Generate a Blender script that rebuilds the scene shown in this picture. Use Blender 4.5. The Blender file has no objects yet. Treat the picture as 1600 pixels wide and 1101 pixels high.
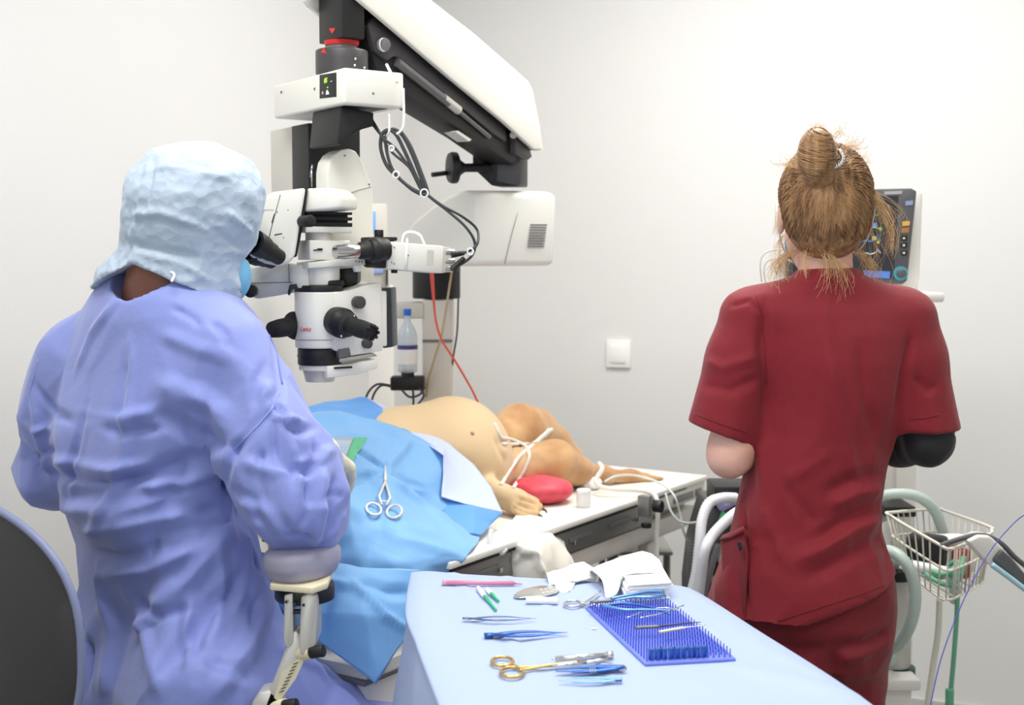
import bpy, bmesh, math, random
import numpy as np
from mathutils import Vector, Matrix, noise
from mathutils.bvhtree import BVHTree
SC = bpy.context.scene
COL = SC.collection
random.seed(7)
V = Vector
# ---------------------------------------------------------------- camera
FPX = 2000.0; CAMZ = 1.45; HOR = 405.0
PITCH = math.atan((550.5-HOR)/FPX)
cam_d = bpy.data.cameras.new('camera'); cam = bpy.data.objects.new('camera', cam_d); COL.objects.link(cam)
cam.location = (0, 0, CAMZ); cam.rotation_euler = (math.pi/2-PITCH, 0, 0)
cam_d.sensor_width = 36; cam_d.lens = FPX/1600*36; cam_d.clip_start = .05
cam_d.dof.use_dof = True; cam_d.dof.focus_distance = 2.15; cam_d.dof.aperture_fstop = 5.0
SC.camera = cam
# ---------------------------------------------------------------- world, lamps, exposure
w = bpy.data.worlds.new('world'); SC.world = w; w.use_nodes = True
w.node_tree.nodes['Background'].inputs[0].default_value = (.85, .92, 1, 1)
w.node_tree.nodes['Background'].inputs[1].default_value = .3
SC.view_settings.view_transform = 'Standard'; SC.view_settings.look = 'None'
SC.view_settings.exposure = -1.05; SC.view_settings.gamma = 1; SC.view_settings.use_curve_mapping = False
# room frame: corner K, left wall runs along L towards the camera, back wall along R to the right
K = V((-.36, 4.6, 0)); Ld = V((-.4, -.92, 0)).normalized(); Rd = V((.92, -.4, 0)).normalized()
CEIL = 2.8; LEN_L = 6.0; LEN_R = 4.6
ROOM_ROT = math.atan2(Rd.y, Rd.x)
LAMPS = [(1.5, 1.2, 1.2, .6, 70), (1.2, 2.9, 1.2, .6, 50), (3.1, 1.0, 1.2, .6, 5), (3.2, 3.1, 1.2, .6, 15), (1.9, 4.9, 1.2, .6, 22)]   # along R, along L, size, size, watt
def room(r, l, z): return K + Rd*r + Ld*l + V((0, 0, z))
for i, (r, l, sx, sy, wt) in enumerate(LAMPS):
    ld = bpy.data.lights.new('ceiling_lamp_light', 'AREA'); ld.shape = 'RECTANGLE'; ld.size = sx*.94; ld.size_y = sy*.9
    ld.energy = wt; ld.color = (1, .988, .968)
    lo = bpy.data.objects.new('ceiling_lamp_light', ld); COL.objects.link(lo)
    lo.location = room(r, l, CEIL-.035); lo.rotation_euler = (0, 0, ROOM_ROT)

# invented soft fill from behind the camera, brightens surfaces facing it
FILL = (2.3, LEN_L-.02, 1.55)
ld = bpy.data.lights.new('fill_light', 'AREA'); ld.shape = 'RECTANGLE'; ld.size = 2.6; ld.size_y = 1.3; ld.energy = 20; ld.color = (.93, .97, 1)
lo = bpy.data.objects.new('fill_light', ld); COL.objects.link(lo); lo.location = room(*FILL)
lo.rotation_euler = (-Ld).to_track_quat('-Z', 'Y').to_euler()

# ---------------------------------------------------------------- pixels to points
def ray(px, py):
    x = (px-800)/FPX; u = -(py-550.5)/FPX; c, s = math.cos(PITCH), math.sin(PITCH)
    return V((x, c+u*s, -s+u*c))
C0 = V((0, 0, CAMZ))
def P(px, py, Y):
    d = ray(px, py); return C0+d*(Y/d.y)
def PZ(px, py, z):
    d = ray(px, py); return C0+d*((z-CAMZ)/d.z)
def PP(px, py, o, n):
    d = ray(px, py); n = V(n); return C0+d*((V(o)-C0).dot(n)/d.dot(n))
def S(px, Y): return px*Y/FPX
def lerp(a, b, t): return a+(b-a)*t
# ---------------------------------------------------------------- materials
def lin(c): return tuple((x/12.92 if x <= .04045 else ((x+.055)/1.055)**2.4) for x in c)
def rgb(r, g, b): return lin((r/255, g/255, b/255))+(1,)
MATS = {}
def mat(name, col, rough=.5, metal=0, **k):
    if name in MATS: return MATS[name]
    m = bpy.data.materials.new(name); m.use_nodes = True; nt = m.node_tree; N = nt.nodes; b = N['Principled BSDF']
    b.inputs['Base Color'].default_value = rgb(*col); b.inputs['Roughness'].default_value = rough; b.inputs['Metallic'].default_value = metal
    tc = N.new('ShaderNodeTexCoord')
    def maps(scale, rot=(0, 0, 0)):
        mp = N.new('ShaderNodeMapping'); mp.inputs['Scale'].default_value = scale if hasattr(scale, '__len__') else (scale,)*3
        mp.inputs['Rotation'].default_value = rot
        nt.links.new(tc.outputs['Object'], mp.inputs['Vector']); return mp
    if 'spec' in k: b.inputs['Specular IOR Level'].default_value = k['spec']
    if 'emit' in k:
        b.inputs['Emission Color'].default_value = rgb(*k['emit'][:3]); b.inputs['Emission Strength'].default_value = k['emit'][3]
    if 'alpha' in k: b.inputs['Alpha'].default_value = k['alpha']
    if 'trans' in k: b.inputs['Transmission Weight'].default_value = k['trans']; b.inputs['IOR'].default_value = k.get('ior', 1.3)
    if 'sheen' in k: b.inputs['Sheen Weight'].default_value = k['sheen']; b.inputs['Sheen Roughness'].default_value = .5
    if 'sss' in k:
        b.inputs['Subsurface Weight'].default_value = k['sss']; b.inputs['Subsurface Radius'].default_value = k.get('sssr', (.02, .01, .006)); b.inputs['Subsurface Scale'].default_value = 1
    if 'coat' in k: b.inputs['Coat Weight'].default_value = k['coat']
    if 'var' in k:      # (colour2, scale, detail, lo, hi)
        c2, sc, det, lo, hi = k['var']
        n = N.new('ShaderNodeTexNoise'); n.inputs['Detail'].default_value = det; n.inputs['Scale'].default_value = 1
        nt.links.new(maps(sc, k.get('vrot', (0, 0, 0))).outputs[0], n.inputs['Vector'])
        r = N.new('ShaderNodeValToRGB'); r.color_ramp.elements[0].position = lo; r.color_ramp.elements[1].position = hi
        r.color_ramp.elements[0].color = rgb(*col); r.color_ramp.elements[1].color = rgb(*c2)
        nt.links.new(n.outputs['Fac'], r.inputs['Fac']); nt.links.new(r.outputs['Color'], b.inputs['Base Color'])
    hs = None
    for (typ, sc, st) in k.get('bump', []):
        if typ == 'noise' or typ == 'ridge':
            n = N.new('ShaderNodeTexNoise'); n.inputs['Scale'].default_value = 1; n.inputs['Detail'].default_value = 3
            if typ == 'ridge': n.noise_type = 'RIDGED_MULTIFRACTAL'; n.inputs['Detail'].default_value = 2
            nt.links.new(maps(sc).outputs[0], n.inputs['Vector']); out = n.outputs['Fac']
        elif typ == 'voro':
            n = N.new('ShaderNodeTexVoronoi'); n.inputs['Scale'].default_value = 1; n.feature = 'F1'
            nt.links.new(maps(sc).outputs[0], n.inputs['Vector']); out = n.outputs['Distance']
        elif typ == 'wave':
            n = N.new('ShaderNodeTexWave'); n.inputs['Scale'].default_value = 1; n.inputs['Distortion'].default_value = 1.5
            nt.links.new(maps(sc).outputs[0], n.inputs['Vector']); out = n.outputs['Fac']
        mu = N.new('ShaderNodeMath'); mu.operation = 'MULTIPLY'; mu.inputs[1].default_value = st; nt.links.new(out, mu.inputs[0])
        if hs is None: hs = mu.outputs[0]
        else:
            ad = N.new('ShaderNodeMath'); ad.operation = 'ADD'; nt.links.new(hs, ad.inputs[0]); nt.links.new(mu.outputs[0], ad.inputs[1]); hs = ad.outputs[0]
    if hs is not None:
        bp = N.new('ShaderNodeBump'); bp.inputs['Strength'].default_value = 1; bp.inputs['Distance'].default_value = 1
        nt.links.new(hs, bp.inputs['Height']); nt.links.new(bp.outputs['Normal'], b.inputs['Normal'])
    MATS[name] = m; return m
# ---------------------------------------------------------------- objects
def props(o, label=None, cat=None, group=None, kind=None):
    if label: o['label'] = label
    if cat: o['category'] = cat
    if group: o['group'] = group
    if kind: o['kind'] = kind
    return o
def thing(name, label, cat, loc, group=None, kind=None):
    o = bpy.data.objects.new(name, None); o.empty_display_size = .02; COL.objects.link(o); o.location = loc
    return props(o, label, cat, group, kind)
def root_of(o):
    while o.parent: o = o.parent
    return o
def make(name, data, m, parent=None, smooth=40, label=None, cat=None, group=None, kind=None, base=None):
    """data: MB or (verts, faces) in world space"""
    me = bpy.data.meshes.new(name)
    if isinstance(data, MB): data.bm.normal_update(); data.bm.to_mesh(me); data.bm.free()
    else: me.from_pydata([tuple(v) for v in data[0]], [], [tuple(f) for f in data[1]])
    n = len(me.vertices); co = np.empty(n*3, np.float32); me.vertices.foreach_get('co', co); co = co.reshape(-1, 3)
    if parent: off = root_of(parent).location
    else: off = V(base) if base is not None else V(((co[:, 0].min()+co[:, 0].max())/2, (co[:, 1].min()+co[:, 1].max())/2, co[:, 2].min()))
    co -= np.array(off, np.float32); me.vertices.foreach_set('co', co.ravel()); me.update()
    for mm in (m if isinstance(m, list) else [m]): me.materials.append(mm)
    if smooth:
        me.polygons.foreach_set('use_smooth', [True]*len(me.polygons))
        if smooth < 180: me.set_sharp_from_angle(angle=math.radians(smooth))
    o = bpy.data.objects.new(name, me); COL.objects.link(o)
    if parent: o.parent = parent
    else: o.location = off
    return props(o, label, cat, group, kind)
def basis(d, up=(0, 0, 1)):
    d = V(d).normalized(); up = V(up)
    if abs(d.dot(up.normalized())) > .98: up = V((0, 1, 0)) if abs(d.y) < .9 else V((1, 0, 0))
    x = up.cross(d).normalized(); y = d.cross(x).normalized()
    return x, y, d
class MB:
    def __init__(s): s.bm = bmesh.new()
    def hexa(s, pts, bev=0, seg=2):   # 8 points: bottom 4, top 4
        bm = bmesh.new(); v = [bm.verts.new(p) for p in pts]
        for f in ((3, 2, 1, 0), (4, 5, 6, 7), (0, 1, 5, 4), (1, 2, 6, 5), (2, 3, 7, 6), (3, 0, 4, 7)): bm.faces.new([v[i] for i in f])
        return s._fin(bm, bev, seg)
    def _fin(s, bm, bev, seg, ang=30):
        bmesh.ops.recalc_face_normals(bm, faces=bm.faces[:])
        if bev:
            es = [e for e in bm.edges if len(e.link_faces) == 2 and e.calc_face_angle(0) > math.radians(ang)]
            bmesh.ops.bevel(bm, geom=es, offset=bev, segments=seg, affect='EDGES', clamp_overlap=True, profile=.5)
        me = bpy.data.meshes.new('t'); bm.to_mesh(me); bm.free(); s.bm.from_mesh(me); bpy.data.meshes.remove(me); return s
    def box(s, c, size, ax=None, bev=0, seg=2):
        c = V(c); ax = ax or (V((1, 0, 0)), V((0, 1, 0)), V((0, 0, 1))); h = [V(ax[i])*size[i]/2 for i in range(3)]
        b = [c-h[0]-h[1]-h[2], c+h[0]-h[1]-h[2], c+h[0]+h[1]-h[2], c-h[0]+h[1]-h[2]]
        return s.hexa(b+[p+2*h[2] for p in b], bev, seg)
    def prism(s, pts, vec, bev=0, seg=2, ang=30):
        bm = bmesh.new(); vec = V(vec); a = [bm.verts.new(p) for p in pts]; b = [bm.verts.new(V(p)+vec) for p in pts]; n = len(a)
        bm.faces.new(a); bm.faces.new(b[::-1])
        for i in range(n): bm.faces.new((a[i], b[i], b[(i+1) % n], a[(i+1) % n]))
        return s._fin(bm, bev, seg, ang)
    def cyl(s, p0, p1, r0, r1=None, n=24, bev=0, sx=1, up=(0, 0, 1)):
        r1 = r0 if r1 is None else r1; p0, p1 = V(p0), V(p1); x, y, d = basis(p1-p0, up); bm = bmesh.new()
        A = [bm.verts.new(p0+(x*math.cos(t)*sx+y*math.sin(t))*r0) for t in [2*math.pi*i/n for i in range(n)]]
        B = [bm.verts.new(p1+(x*math.cos(t)*sx+y*math.sin(t))*r1) for t in [2*math.pi*i/n for i in range(n)]]
        bm.faces.new(A[::-1]); bm.faces.new(B)
        for i in range(n): bm.faces.new((A[i], A[(i+1) % n], B[(i+1) % n], B[i]))
        return s._fin(bm, bev, 2, 50)
    def lathe(s, o, axis, prof, n=28, closed=True):  # prof: (dist along axis, radius)
        o = V(o); x, y, d = basis(axis); bm = bmesh.new(); rings = []
        for (h, r) in prof:
            rings.append([bm.verts.new(o+d*h+(x*math.cos(2*math.pi*i/n)+y*math.sin(2*math.pi*i/n))*max(r, 1e-5)) for i in range(n)])
        for a, b in zip(rings, rings[1:]):
            for i in range(n): bm.faces.new((a[i], a[(i+1) % n], b[(i+1) % n], b[i]))
        if closed: bm.faces.new(rings[0][::-1]); bm.faces.new(rings[-1])
        return s._fin(bm, 0, 0)
    def tube(s, pts, r, n=8, sm=0, closed=False, flat=1, cap=True):
        pts = [V(p) for p in pts]
        if sm: pts = spline(pts, sm, closed)
        bm = bmesh.new(); rings = []; N = len(pts); x = None
        for i, p in enumerate(pts):
            a = pts[(i-1) % N] if (closed or i > 0) else p; b = pts[(i+1) % N] if (closed or i < N-1) else p
            d = (b-a); d = d.normalized() if d.length > 1e-9 else V((0, 0, 1))
            if x is None: x, y, _ = basis(d)
            x = (x-d*x.dot(d)).normalized(); y = d.cross(x)
            rr = r[min(int(i*len(r)/N), len(r)-1)] if isinstance(r, (list, tuple)) else (r(i/(N-1)) if callable(r) else r)
            rings.append([bm.verts.new(p+(x*math.cos(2*math.pi*j/n)+y*math.sin(2*math.pi*j/n)*flat)*rr) for j in range(n)])
        pr = list(zip(rings, rings[1:]))+([(rings[-1], rings[0])] if closed else [])
        for a, b in pr:
            for i in range(n): bm.faces.new((a[i], a[(i+1) % n], b[(i+1) % n], b[i]))
        if not closed and cap: bm.faces.new(rings[0][::-1]); bm.faces.new(rings[-1])
        return s._fin(bm, 0, 0)
    def sphere(s, c, r, ax=None, n=20):
        r = r if hasattr(r, '__len__') else (r,)*3; M = Matrix.Identity(4)
        ax = ax or (V((1, 0, 0)), V((0, 1, 0)), V((0, 0, 1)))
        for i in range(3):
            for j in range(3): M[j][i] = ax[i][j]*r[i]
            M[i][3] = c[i]
        bmesh.ops.create_uvsphere(s.bm, u_segments=n, v_segments=n//2, radius=1, matrix=M); return s
    def text(s, t, o, xd, yd, h, depth=.0004, bold=False, shear=0):
        cu = bpy.data.curves.new('t', 'FONT'); cu.body = t; cu.size = h; cu.extrude = depth; cu.align_x = 'CENTER'; cu.align_y = 'CENTER'; cu.shear = shear
        if bold: cu.offset = h*.02
        ob = bpy.data.objects.new('t', cu); COL.objects.link(ob); bpy.context.view_layer.update()
        me = bpy.data.meshes.new_from_object(ob.evaluated_get(bpy.context.evaluated_depsgraph_get())); bpy.data.objects.remove(ob)
        xd, yd = V(xd).normalized(), V(yd).normalized(); zd = xd.cross(yd); o = V(o)
        for v in me.vertices: v.co = o+xd*v.co.x+yd*v.co.y+zd*v.co.z
        s.bm.from_mesh(me); bpy.data.meshes.remove(me); return s
def spline(pts, k=6, closed=False):
    n = len(pts); out = []
    def g(i): return pts[i % n] if closed else pts[max(0, min(n-1, i))]
    for i in range(n if closed else n-1):
        p0, p1, p2, p3 = g(i-1), g(i), g(i+1), g(i+2)
        for j in range(k):
            t = j/k; out.append(.5*((2*p1)+(p2-p0)*t+(2*p0-5*p1+4*p2-p3)*t*t+(3*p1-p0-3*p2+p3)*t**3))
    if not closed: out.append(pts[-1])
    return out
def copy_thing(o, off=None, rz=None, label=None, parent=None):
    c = o.copy(); COL.objects.link(c); c.parent = parent
    for ch in [x for x in o.children]: copy_thing(ch, parent=c)
    if off is not None: c.location = V(o.location)+V(off)
    if rz is not None: c.rotation_euler.z = rz
    if label: c['label'] = label
    return c
# ---------------------------------------------------------------- implicit surfaces (bodies, cloth, dog)
class Field:
    def __init__(s, lo, hi, h):
        s.lo = np.array(lo, np.float64); s.h = h; s.n = [int(math.ceil((hi[i]-lo[i])/h))+1 for i in range(3)]
        s.ax = [(s.lo[i]+h*np.arange(s.n[i])).astype(np.float32) for i in range(3)]
        s.V = np.full(s.n, 1.0, np.float32)
    def blk(s, lo, hi):
        sl = []
        for i in range(3):
            a = max(0, int((lo[i]-s.lo[i])/s.h)); b = min(s.n[i], int((hi[i]-s.lo[i])/s.h)+2); sl.append(slice(a, max(b, a+1)))
        return tuple(sl), s.ax[0][sl[0]][:, None, None], s.ax[1][sl[1]][None, :, None], s.ax[2][sl[2]][None, None, :]
    def put(s, sl, d, k, op='add'):
        A = s.V[sl]
        if op == 'cut':
            s.V[sl] = np.maximum(A, -d) if not k else -s._sm(-A, d, k); return
        s.V[sl] = np.minimum(A, d) if not k else s._sm(A, d, k)
    def _sm(s, a, b, k):
        h = np.maximum(k-np.abs(a-b), 0)/k; return np.minimum(a, b)-h*h*k*.25
    def cone(s, a, b, ra, rb=None, k=.02, op='add'):
        rb = ra if rb is None else rb; a, b = np.array(a), np.array(b); m = max(ra, rb)+k+3*s.h
        sl, X, Y, Z = s.blk(np.minimum(a, b)-m, np.maximum(a, b)+m); ba = b-a; L = float(ba@ba)+1e-12
        t = np.clip(((X-a[0])*ba[0]+(Y-a[1])*ba[1]+(Z-a[2])*ba[2])/L, 0, 1)
        d = np.sqrt((X-a[0]-t*ba[0])**2+(Y-a[1]-t*ba[1])**2+(Z-a[2]-t*ba[2])**2)-(ra+(rb-ra)*t)
        s.put(sl, d, k, op); return s
    def chain(s, pts, rs, k=.02):
        for i in range(len(pts)-1): s.cone(pts[i], pts[i+1], rs[i], rs[i+1], k)
        return s
    def ell(s, c, r, R=None, k=.02, op='add'):
        c = np.array(c); m = max(r)+k+3*s.h; sl, X, Y, Z = s.blk(c-m, c+m); X, Y, Z = X-c[0], Y-c[1], Z-c[2]
        if R is not None: X, Y, Z = [R[0][i]*X+R[1][i]*Y+R[2][i]*Z for i in range(3)] if False else [X*R[i][0]+Y*R[i][1]+Z*R[i][2] for i in range(3)]
        q = np.sqrt((X/r[0])**2+(Y/r[1])**2+(Z/r[2])**2); g = np.sqrt((X/r[0]**2)**2+(Y/r[1]**2)**2+(Z/r[2]**2)**2)
        d = q*(q-1)/np.maximum(g, 1e-6); s.put(sl, d.astype(np.float32), k, op); return s
    def loft(s, zs, cx, cy, a, b, rot=0, k=.02, pw=2):   # elliptical sections stacked along z
        zs = np.array(zs); o = np.argsort(zs); f = lambda q: np.interp(ZZ, zs[o], np.array(q)[o])
        m = max(max(a), max(b))+k+3*s.h; sl, X, Y, Z = s.blk((min(cx)-m, min(cy)-m, zs.min()-.02), (max(cx)+m, max(cy)+m, zs.max()+.02))
        ZZ = Z.ravel(); sh = (1, 1, -1); CX, CY, A, B = [f(q).reshape(sh) for q in (cx, cy, a, b)]; r = f(rot).reshape(sh) if hasattr(rot, '__len__') else rot
        x, y = X-CX, Y-CY; c_, s_ = np.cos(r), np.sin(r); u = x*c_+y*s_; v = -x*s_+y*c_
        q = (np.abs(u/A)**pw+np.abs(v/B)**pw)**(1/pw); d = (q-1)*np.minimum(A, B)
        d = np.maximum(d, np.maximum(Z-zs.max(), zs.min()-Z)); s.put(sl, d.astype(np.float32), k); return s
    def plane(s, o, n, k=0):   # cuts away what lies on the n side
        o, n = np.array(o), np.array(V(n).normalized()); X, Y, Z = s.ax[0][:, None, None], s.ax[1][None, :, None], s.ax[2][None, None, :]
        d = (X-o[0])*n[0]+(Y-o[1])*n[1]+(Z-o[2])*n[2]; s.V = np.maximum(s.V, d.astype(np.float32)); return s
    def mesh(s):
        Vv = s.V; nx, ny, nz = Vv.shape; ins = Vv < 0
        cs = np.zeros((nx-1, ny-1, nz-1, 3), np.float32); cn = np.zeros((nx-1, ny-1, nz-1), np.float32)
        for axi in range(3):
            o = [slice(None)]*3; o1 = list(o); o1[axi] = slice(0, -1); o2 = list(o); o2[axi] = slice(1, None)
            a, b = Vv[tuple(o1)], Vv[tuple(o2)]; cr = (a < 0) != (b < 0); idx = np.argwhere(cr)
            if len(idx) == 0: continue
            av, bv = a[cr], b[cr]; t = av/(av-bv); pos = idx.astype(np.float32); pos[:, axi] += t
            oth = [i for i in range(3) if i != axi]
            for d0 in (0, -1):
                for d1 in (0, -1):
                    c = idx.copy(); c[:, oth[0]] += d0; c[:, oth[1]] += d1
                    ok = (c >= 0).all(1) & (c[:, 0] < nx-1) & (c[:, 1] < ny-1) & (c[:, 2] < nz-1); cc = c[ok]
                    np.add.at(cs, (cc[:, 0], cc[:, 1], cc[:, 2]), pos[ok]); np.add.at(cn, (cc[:, 0], cc[:, 1], cc[:, 2]), 1)
        act = cn > 0; ids = np.full(cn.shape, -1, np.int64); ids[act] = np.arange(act.sum())
        vs = cs[act]/cn[act][:, None]*s.h+s.lo; fs = []
        for axi in range(3):
            o1 = [slice(None)]*3; o1[axi] = slice(0, -1); o2 = [slice(None)]*3; o2[axi] = slice(1, None)
            cr = ins[tuple(o1)] != ins[tuple(o2)]; idx = np.argwhere(cr); i, j = [q for q in range(3) if q != axi]
            ok = (idx[:, i] > 0) & (idx[:, j] > 0) & (idx[:, i] < Vv.shape[i]-1) & (idx[:, j] < Vv.shape[j]-1); idx = idx[ok]
            flip = ins[tuple(o1)][tuple(idx.T)]
            q = []
            for (di, dj) in ((0, 0), (-1, 0), (-1, -1), (0, -1)):
                c = idx.copy(); c[:, i] += di; c[:, j] += dj; q.append(ids[tuple(c.T)])
            q = np.stack(q, 1)
            if axi == 1: flip = ~flip
            q[~flip] = q[~flip][:, ::-1]; fs.append(q)
        return vs, np.concatenate(fs)
def vnormals(vs, fs):
    a = vs[fs[:, 0]]; n = np.cross(vs[fs[:, 2]]-a, vs[fs[:, 3]]-vs[fs[:, 1]]) if fs.shape[1] == 4 else np.cross(vs[fs[:, 1]]-a, vs[fs[:, 2]]-a)
    out = np.zeros_like(vs); [np.add.at(out, fs[:, i], n) for i in range(fs.shape[1])]
    return out/np.maximum(np.linalg.norm(out, axis=1), 1e-12)[:, None]
def relax(vs, fs, it=2, w=.5):
    for _ in range(it):
        s_ = np.zeros_like(vs); c = np.zeros(len(vs)); k = fs.shape[1]
        for i in range(k):
            for j in ((i+1) % k, (i-1) % k): np.add.at(s_, fs[:, i], vs[fs[:, j]]); np.add.at(c, fs[:, i], 1)
        vs = vs*(1-w)+w*s_/np.maximum(c, 1)[:, None]
    return vs
def cast(vs, fs):
    bv = BVHTree.FromPolygons([tuple(v) for v in vs], [tuple(int(i) for i in f) for f in fs])
    def hit(px, py):
        h = bv.ray_cast(C0, ray(px, py).normalized()); return h[0]
    hit.bvh = bv; return hit
def creases(vs, fs, specs, hit=None):
    """specs: (pixel polyline or world points, width, amp): a fold of the cloth laid on its surface"""
    hit = hit or cast(vs, fs); nr = vnormals(vs, fs); D = np.zeros(len(vs))
    for (pl, wd, amp) in specs:
        pts = []
        for (a, b) in zip(pl, pl[1:]):
            for t in (0, .25, .5, .75):
                q = hit(a[0]+(b[0]-a[0])*t, a[1]+(b[1]-a[1])*t)
                if q is not None: pts.append(np.array(q))
        q = hit(*pl[-1])
        if q is not None: pts.append(np.array(q))
        if len(pts) < 2: continue
        best = np.full(len(vs), 9.); tt = np.zeros(len(vs)); L = 0; tot = sum(np.linalg.norm(b-a) for a, b in zip(pts, pts[1:]))+1e-9
        for a, b in zip(pts, pts[1:]):
            ba = b-a; l2 = ba@ba+1e-12
            if l2 > .02: L += math.sqrt(l2); continue
            t = np.clip((vs-a)@ba/l2, 0, 1); d = np.linalg.norm(vs-a-t[:, None]*ba, axis=1); m = d < best
            best[m] = d[m]; tt[m] = (L+t[m]*math.sqrt(l2))/tot; L += math.sqrt(l2)
        u = np.clip(1-best/wd, 0, 1); fade = np.clip(np.minimum(tt, 1-tt)*5+.25, 0, 1)
        D += amp*u**1.3*fade
    return vs+nr*D[:, None]
def crumple(vs, fs, layers, seed=0, mask=None, ridge=True):
    """layers: (frequency xyz, amp)"""
    nr = vnormals(vs, fs); D = np.zeros(len(vs))
    for (fr, amp) in layers:
        fr = fr if hasattr(fr, '__len__') else (fr,)*3
        q = vs*np.array(fr)+seed*7.3
        D += amp*np.array([(.35-abs(noise.noise(p))*1.6) if ridge else noise.noise(p) for p in q.tolist()])
    if mask is not None: D *= mask
    return vs+nr*D[:, None]
def facets(vs, fs, R, amp, stretch=(1, 1, 1), seed=1, mask=None, off=.5, k=.05, inv=False):
    """crisp folds: the envelope of many shallow bowls, as in stiff creased cloth"""
    rg = np.random.RandomState(seed); st = np.array(stretch); q = vs/st; n = 0; pts = []
    order = rg.permutation(len(vs))[:6000]
    for i in order:
        if all(((q[i]-p)**2).sum() > (R*.62)**2 for p in pts): pts.append(q[i])
    o = rg.rand(len(pts))*off; best = np.full(len(vs), 9.); sec = np.full(len(vs), 9.)
    for p, oo in zip(pts, o):
        d = ((q-p)**2).sum(1)/R**2+oo; m = d < best; sec = np.where(m, best, np.minimum(sec, d)); best = np.where(m, d, best)
    h = np.maximum(k-(sec-best), 0)/k; e = np.clip(best-h*h*k*.25, 0, 1.2)
    D = amp*(e-.5)*(-1 if inv else 1)
    if mask is not None: D = D*mask
    return vs+vnormals(vs, fs)*D[:, None]
def faceted(vs, fs, n, jit, seed=1, stretch=1.6, mix=.85, mask=None, rel=1, w=.4):
    """stiff cloth: pull the surface onto large plain facets that meet in soft creases"""
    st = np.array((1, 1, stretch)); q = vs/st; me = bpy.data.meshes.new('t'); me.from_pydata(q.tolist(), [], [list(map(int, f)) for f in fs])
    ob = bpy.data.objects.new('t', me); COL.objects.link(ob); md = ob.modifiers.new('d', 'DECIMATE'); md.ratio = n/(2*len(fs)); bpy.context.view_layer.update()
    m2 = bpy.data.meshes.new_from_object(ob.evaluated_get(bpy.context.evaluated_depsgraph_get())); bpy.data.objects.remove(ob); bpy.data.meshes.remove(me)
    rg = random.Random(seed); cv = [v.co+v.normal*rg.uniform(-jit, jit) for v in m2.vertices]; cf = [tuple(p.vertices) for p in m2.polygons]; bpy.data.meshes.remove(m2)
    bv = BVHTree.FromPolygons(cv, cf); new = q.copy()
    for i, p in enumerate(q.tolist()):
        h = bv.find_nearest(p)
        if h[0] is not None: new[i] = h[0]
    k = mix if mask is None else (mix*mask)[:, None]
    out = vs*(1-k)+new*st*k
    return relax(out, fs, rel, w) if rel else out
def patch(rows, ku=8, kv=8, lin=False):
    """control net of points -> dense grid (verts, faces)"""
    if lin:
        sp = lambda p, k: [p[i].lerp(p[i+1], j/k) for i in range(len(p)-1) for j in range(k)]+[p[-1]]
    else: sp = spline
    cols = [sp([V(r[i]) for r in rows], kv) for i in range(len(rows[0]))]
    g = [sp([c[j] for c in cols], ku) for j in range(len(cols[0]))]
    nv, nu = len(g), len(g[0]); vs = np.array([tuple(p) for r in g for p in r])
    fs = np.array([(j*nu+i, j*nu+i+1, (j+1)*nu+i+1, (j+1)*nu+i) for j in range(nv-1) for i in range(nu-1)])
    return vs, fs
def thicken(vs, fs, t):
    nr = vnormals(vs, fs); n = len(vs); V2 = np.concatenate([vs+nr*t/2, vs-nr*t/2]); F = [tuple(f) for f in fs]+[tuple(int(i)+n for i in f[::-1]) for f in fs]
    cnt = {}
    for f in fs:
        for i in range(4):
            a, b = int(f[i]), int(f[(i+1) % 4]); cnt[(a, b)] = 1
    for (a, b) in list(cnt):
        if (b, a) not in cnt: F.append((b, a, a+n, b+n))
    return V2, F
# ================================================================ ROOM
M_wall = mat('wall_paint', (226, 225, 223), .65, bump=[('noise', 300, .00004)])
M_ceil = mat('ceiling_paint', (240, 240, 238), .8)
M_floor = mat('floor_vinyl', (152, 152, 148), .45, var=((140, 141, 138), 3, 4, .35, .65))
def slab(name, a, b, c, d, th, n, m):
    mb = MB(); n = V(n)*th; mb.hexa([a, b, c, d, a+n, b+n, c+n, d+n]); o = make(name, mb, m, smooth=0, kind='structure'); return o
A0, A1, A2, A3 = room(0, 0, 0), room(LEN_R, 0, 0), room(LEN_R, LEN_L, 0), room(0, LEN_L, 0); H = V((0, 0, CEIL))
slab('floor', A0, A1, A2, A3, .1, (0, 0, -1), M_floor)
slab('ceiling', A0+H, A1+H, A2+H, A3+H, .1, (0, 0, 1), M_ceil)
slab('wall_left', A0, A3, A3+H, A0+H, .1, -Rd, M_wall)
slab('wall_back', A0, A1, A1+H, A0+H, .1, -Ld, M_wall)
slab('wall_right', A1, A2, A2+H, A1+H, .1, Rd, M_wall)
slab('wall_front', A3, A2, A2+H, A3+H, .1, Ld, M_wall)
M_skirt = mat('skirting', (196, 196, 192), .5)
for nm, p, q, nn in (('baseboard_left', A0, A3, Rd), ('baseboard_back', A0, A1, Ld), ('baseboard_right', A1, A2, -Rd)):
    mb = MB(); n = nn*.012; h = V((0, 0, .09)); mb.hexa([p, q, q+n, p+n, p+h, q+h, q+h+n, p+h+n]); make(nm, mb, M_skirt, smooth=0, kind='structure')
M_lampf = mat('lamp_frame', (235, 235, 235), .4); M_diff = mat('lamp_diffuser', (250, 250, 250), .5, emit=(255, 252, 244, 4))
for i, (r, l, sx, sy, wt) in enumerate(LAMPS):
    t = thing('ceiling_lamp', 'white rectangular ceiling light panel outside the picture', 'lamp', room(r, l, CEIL), 'ceiling light panels')
    c = room(r, l, CEIL-.008); ax = (Rd, -Ld, V((0, 0, 1)))
    make('frame', MB().box(c, (sx+.04, sy+.04, .016), ax, .003), M_lampf, t)
    make('diffuser', MB().box(c-V((0, 0, .012)), (sx-.02, sy-.02, .01), ax), M_diff, t)
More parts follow.
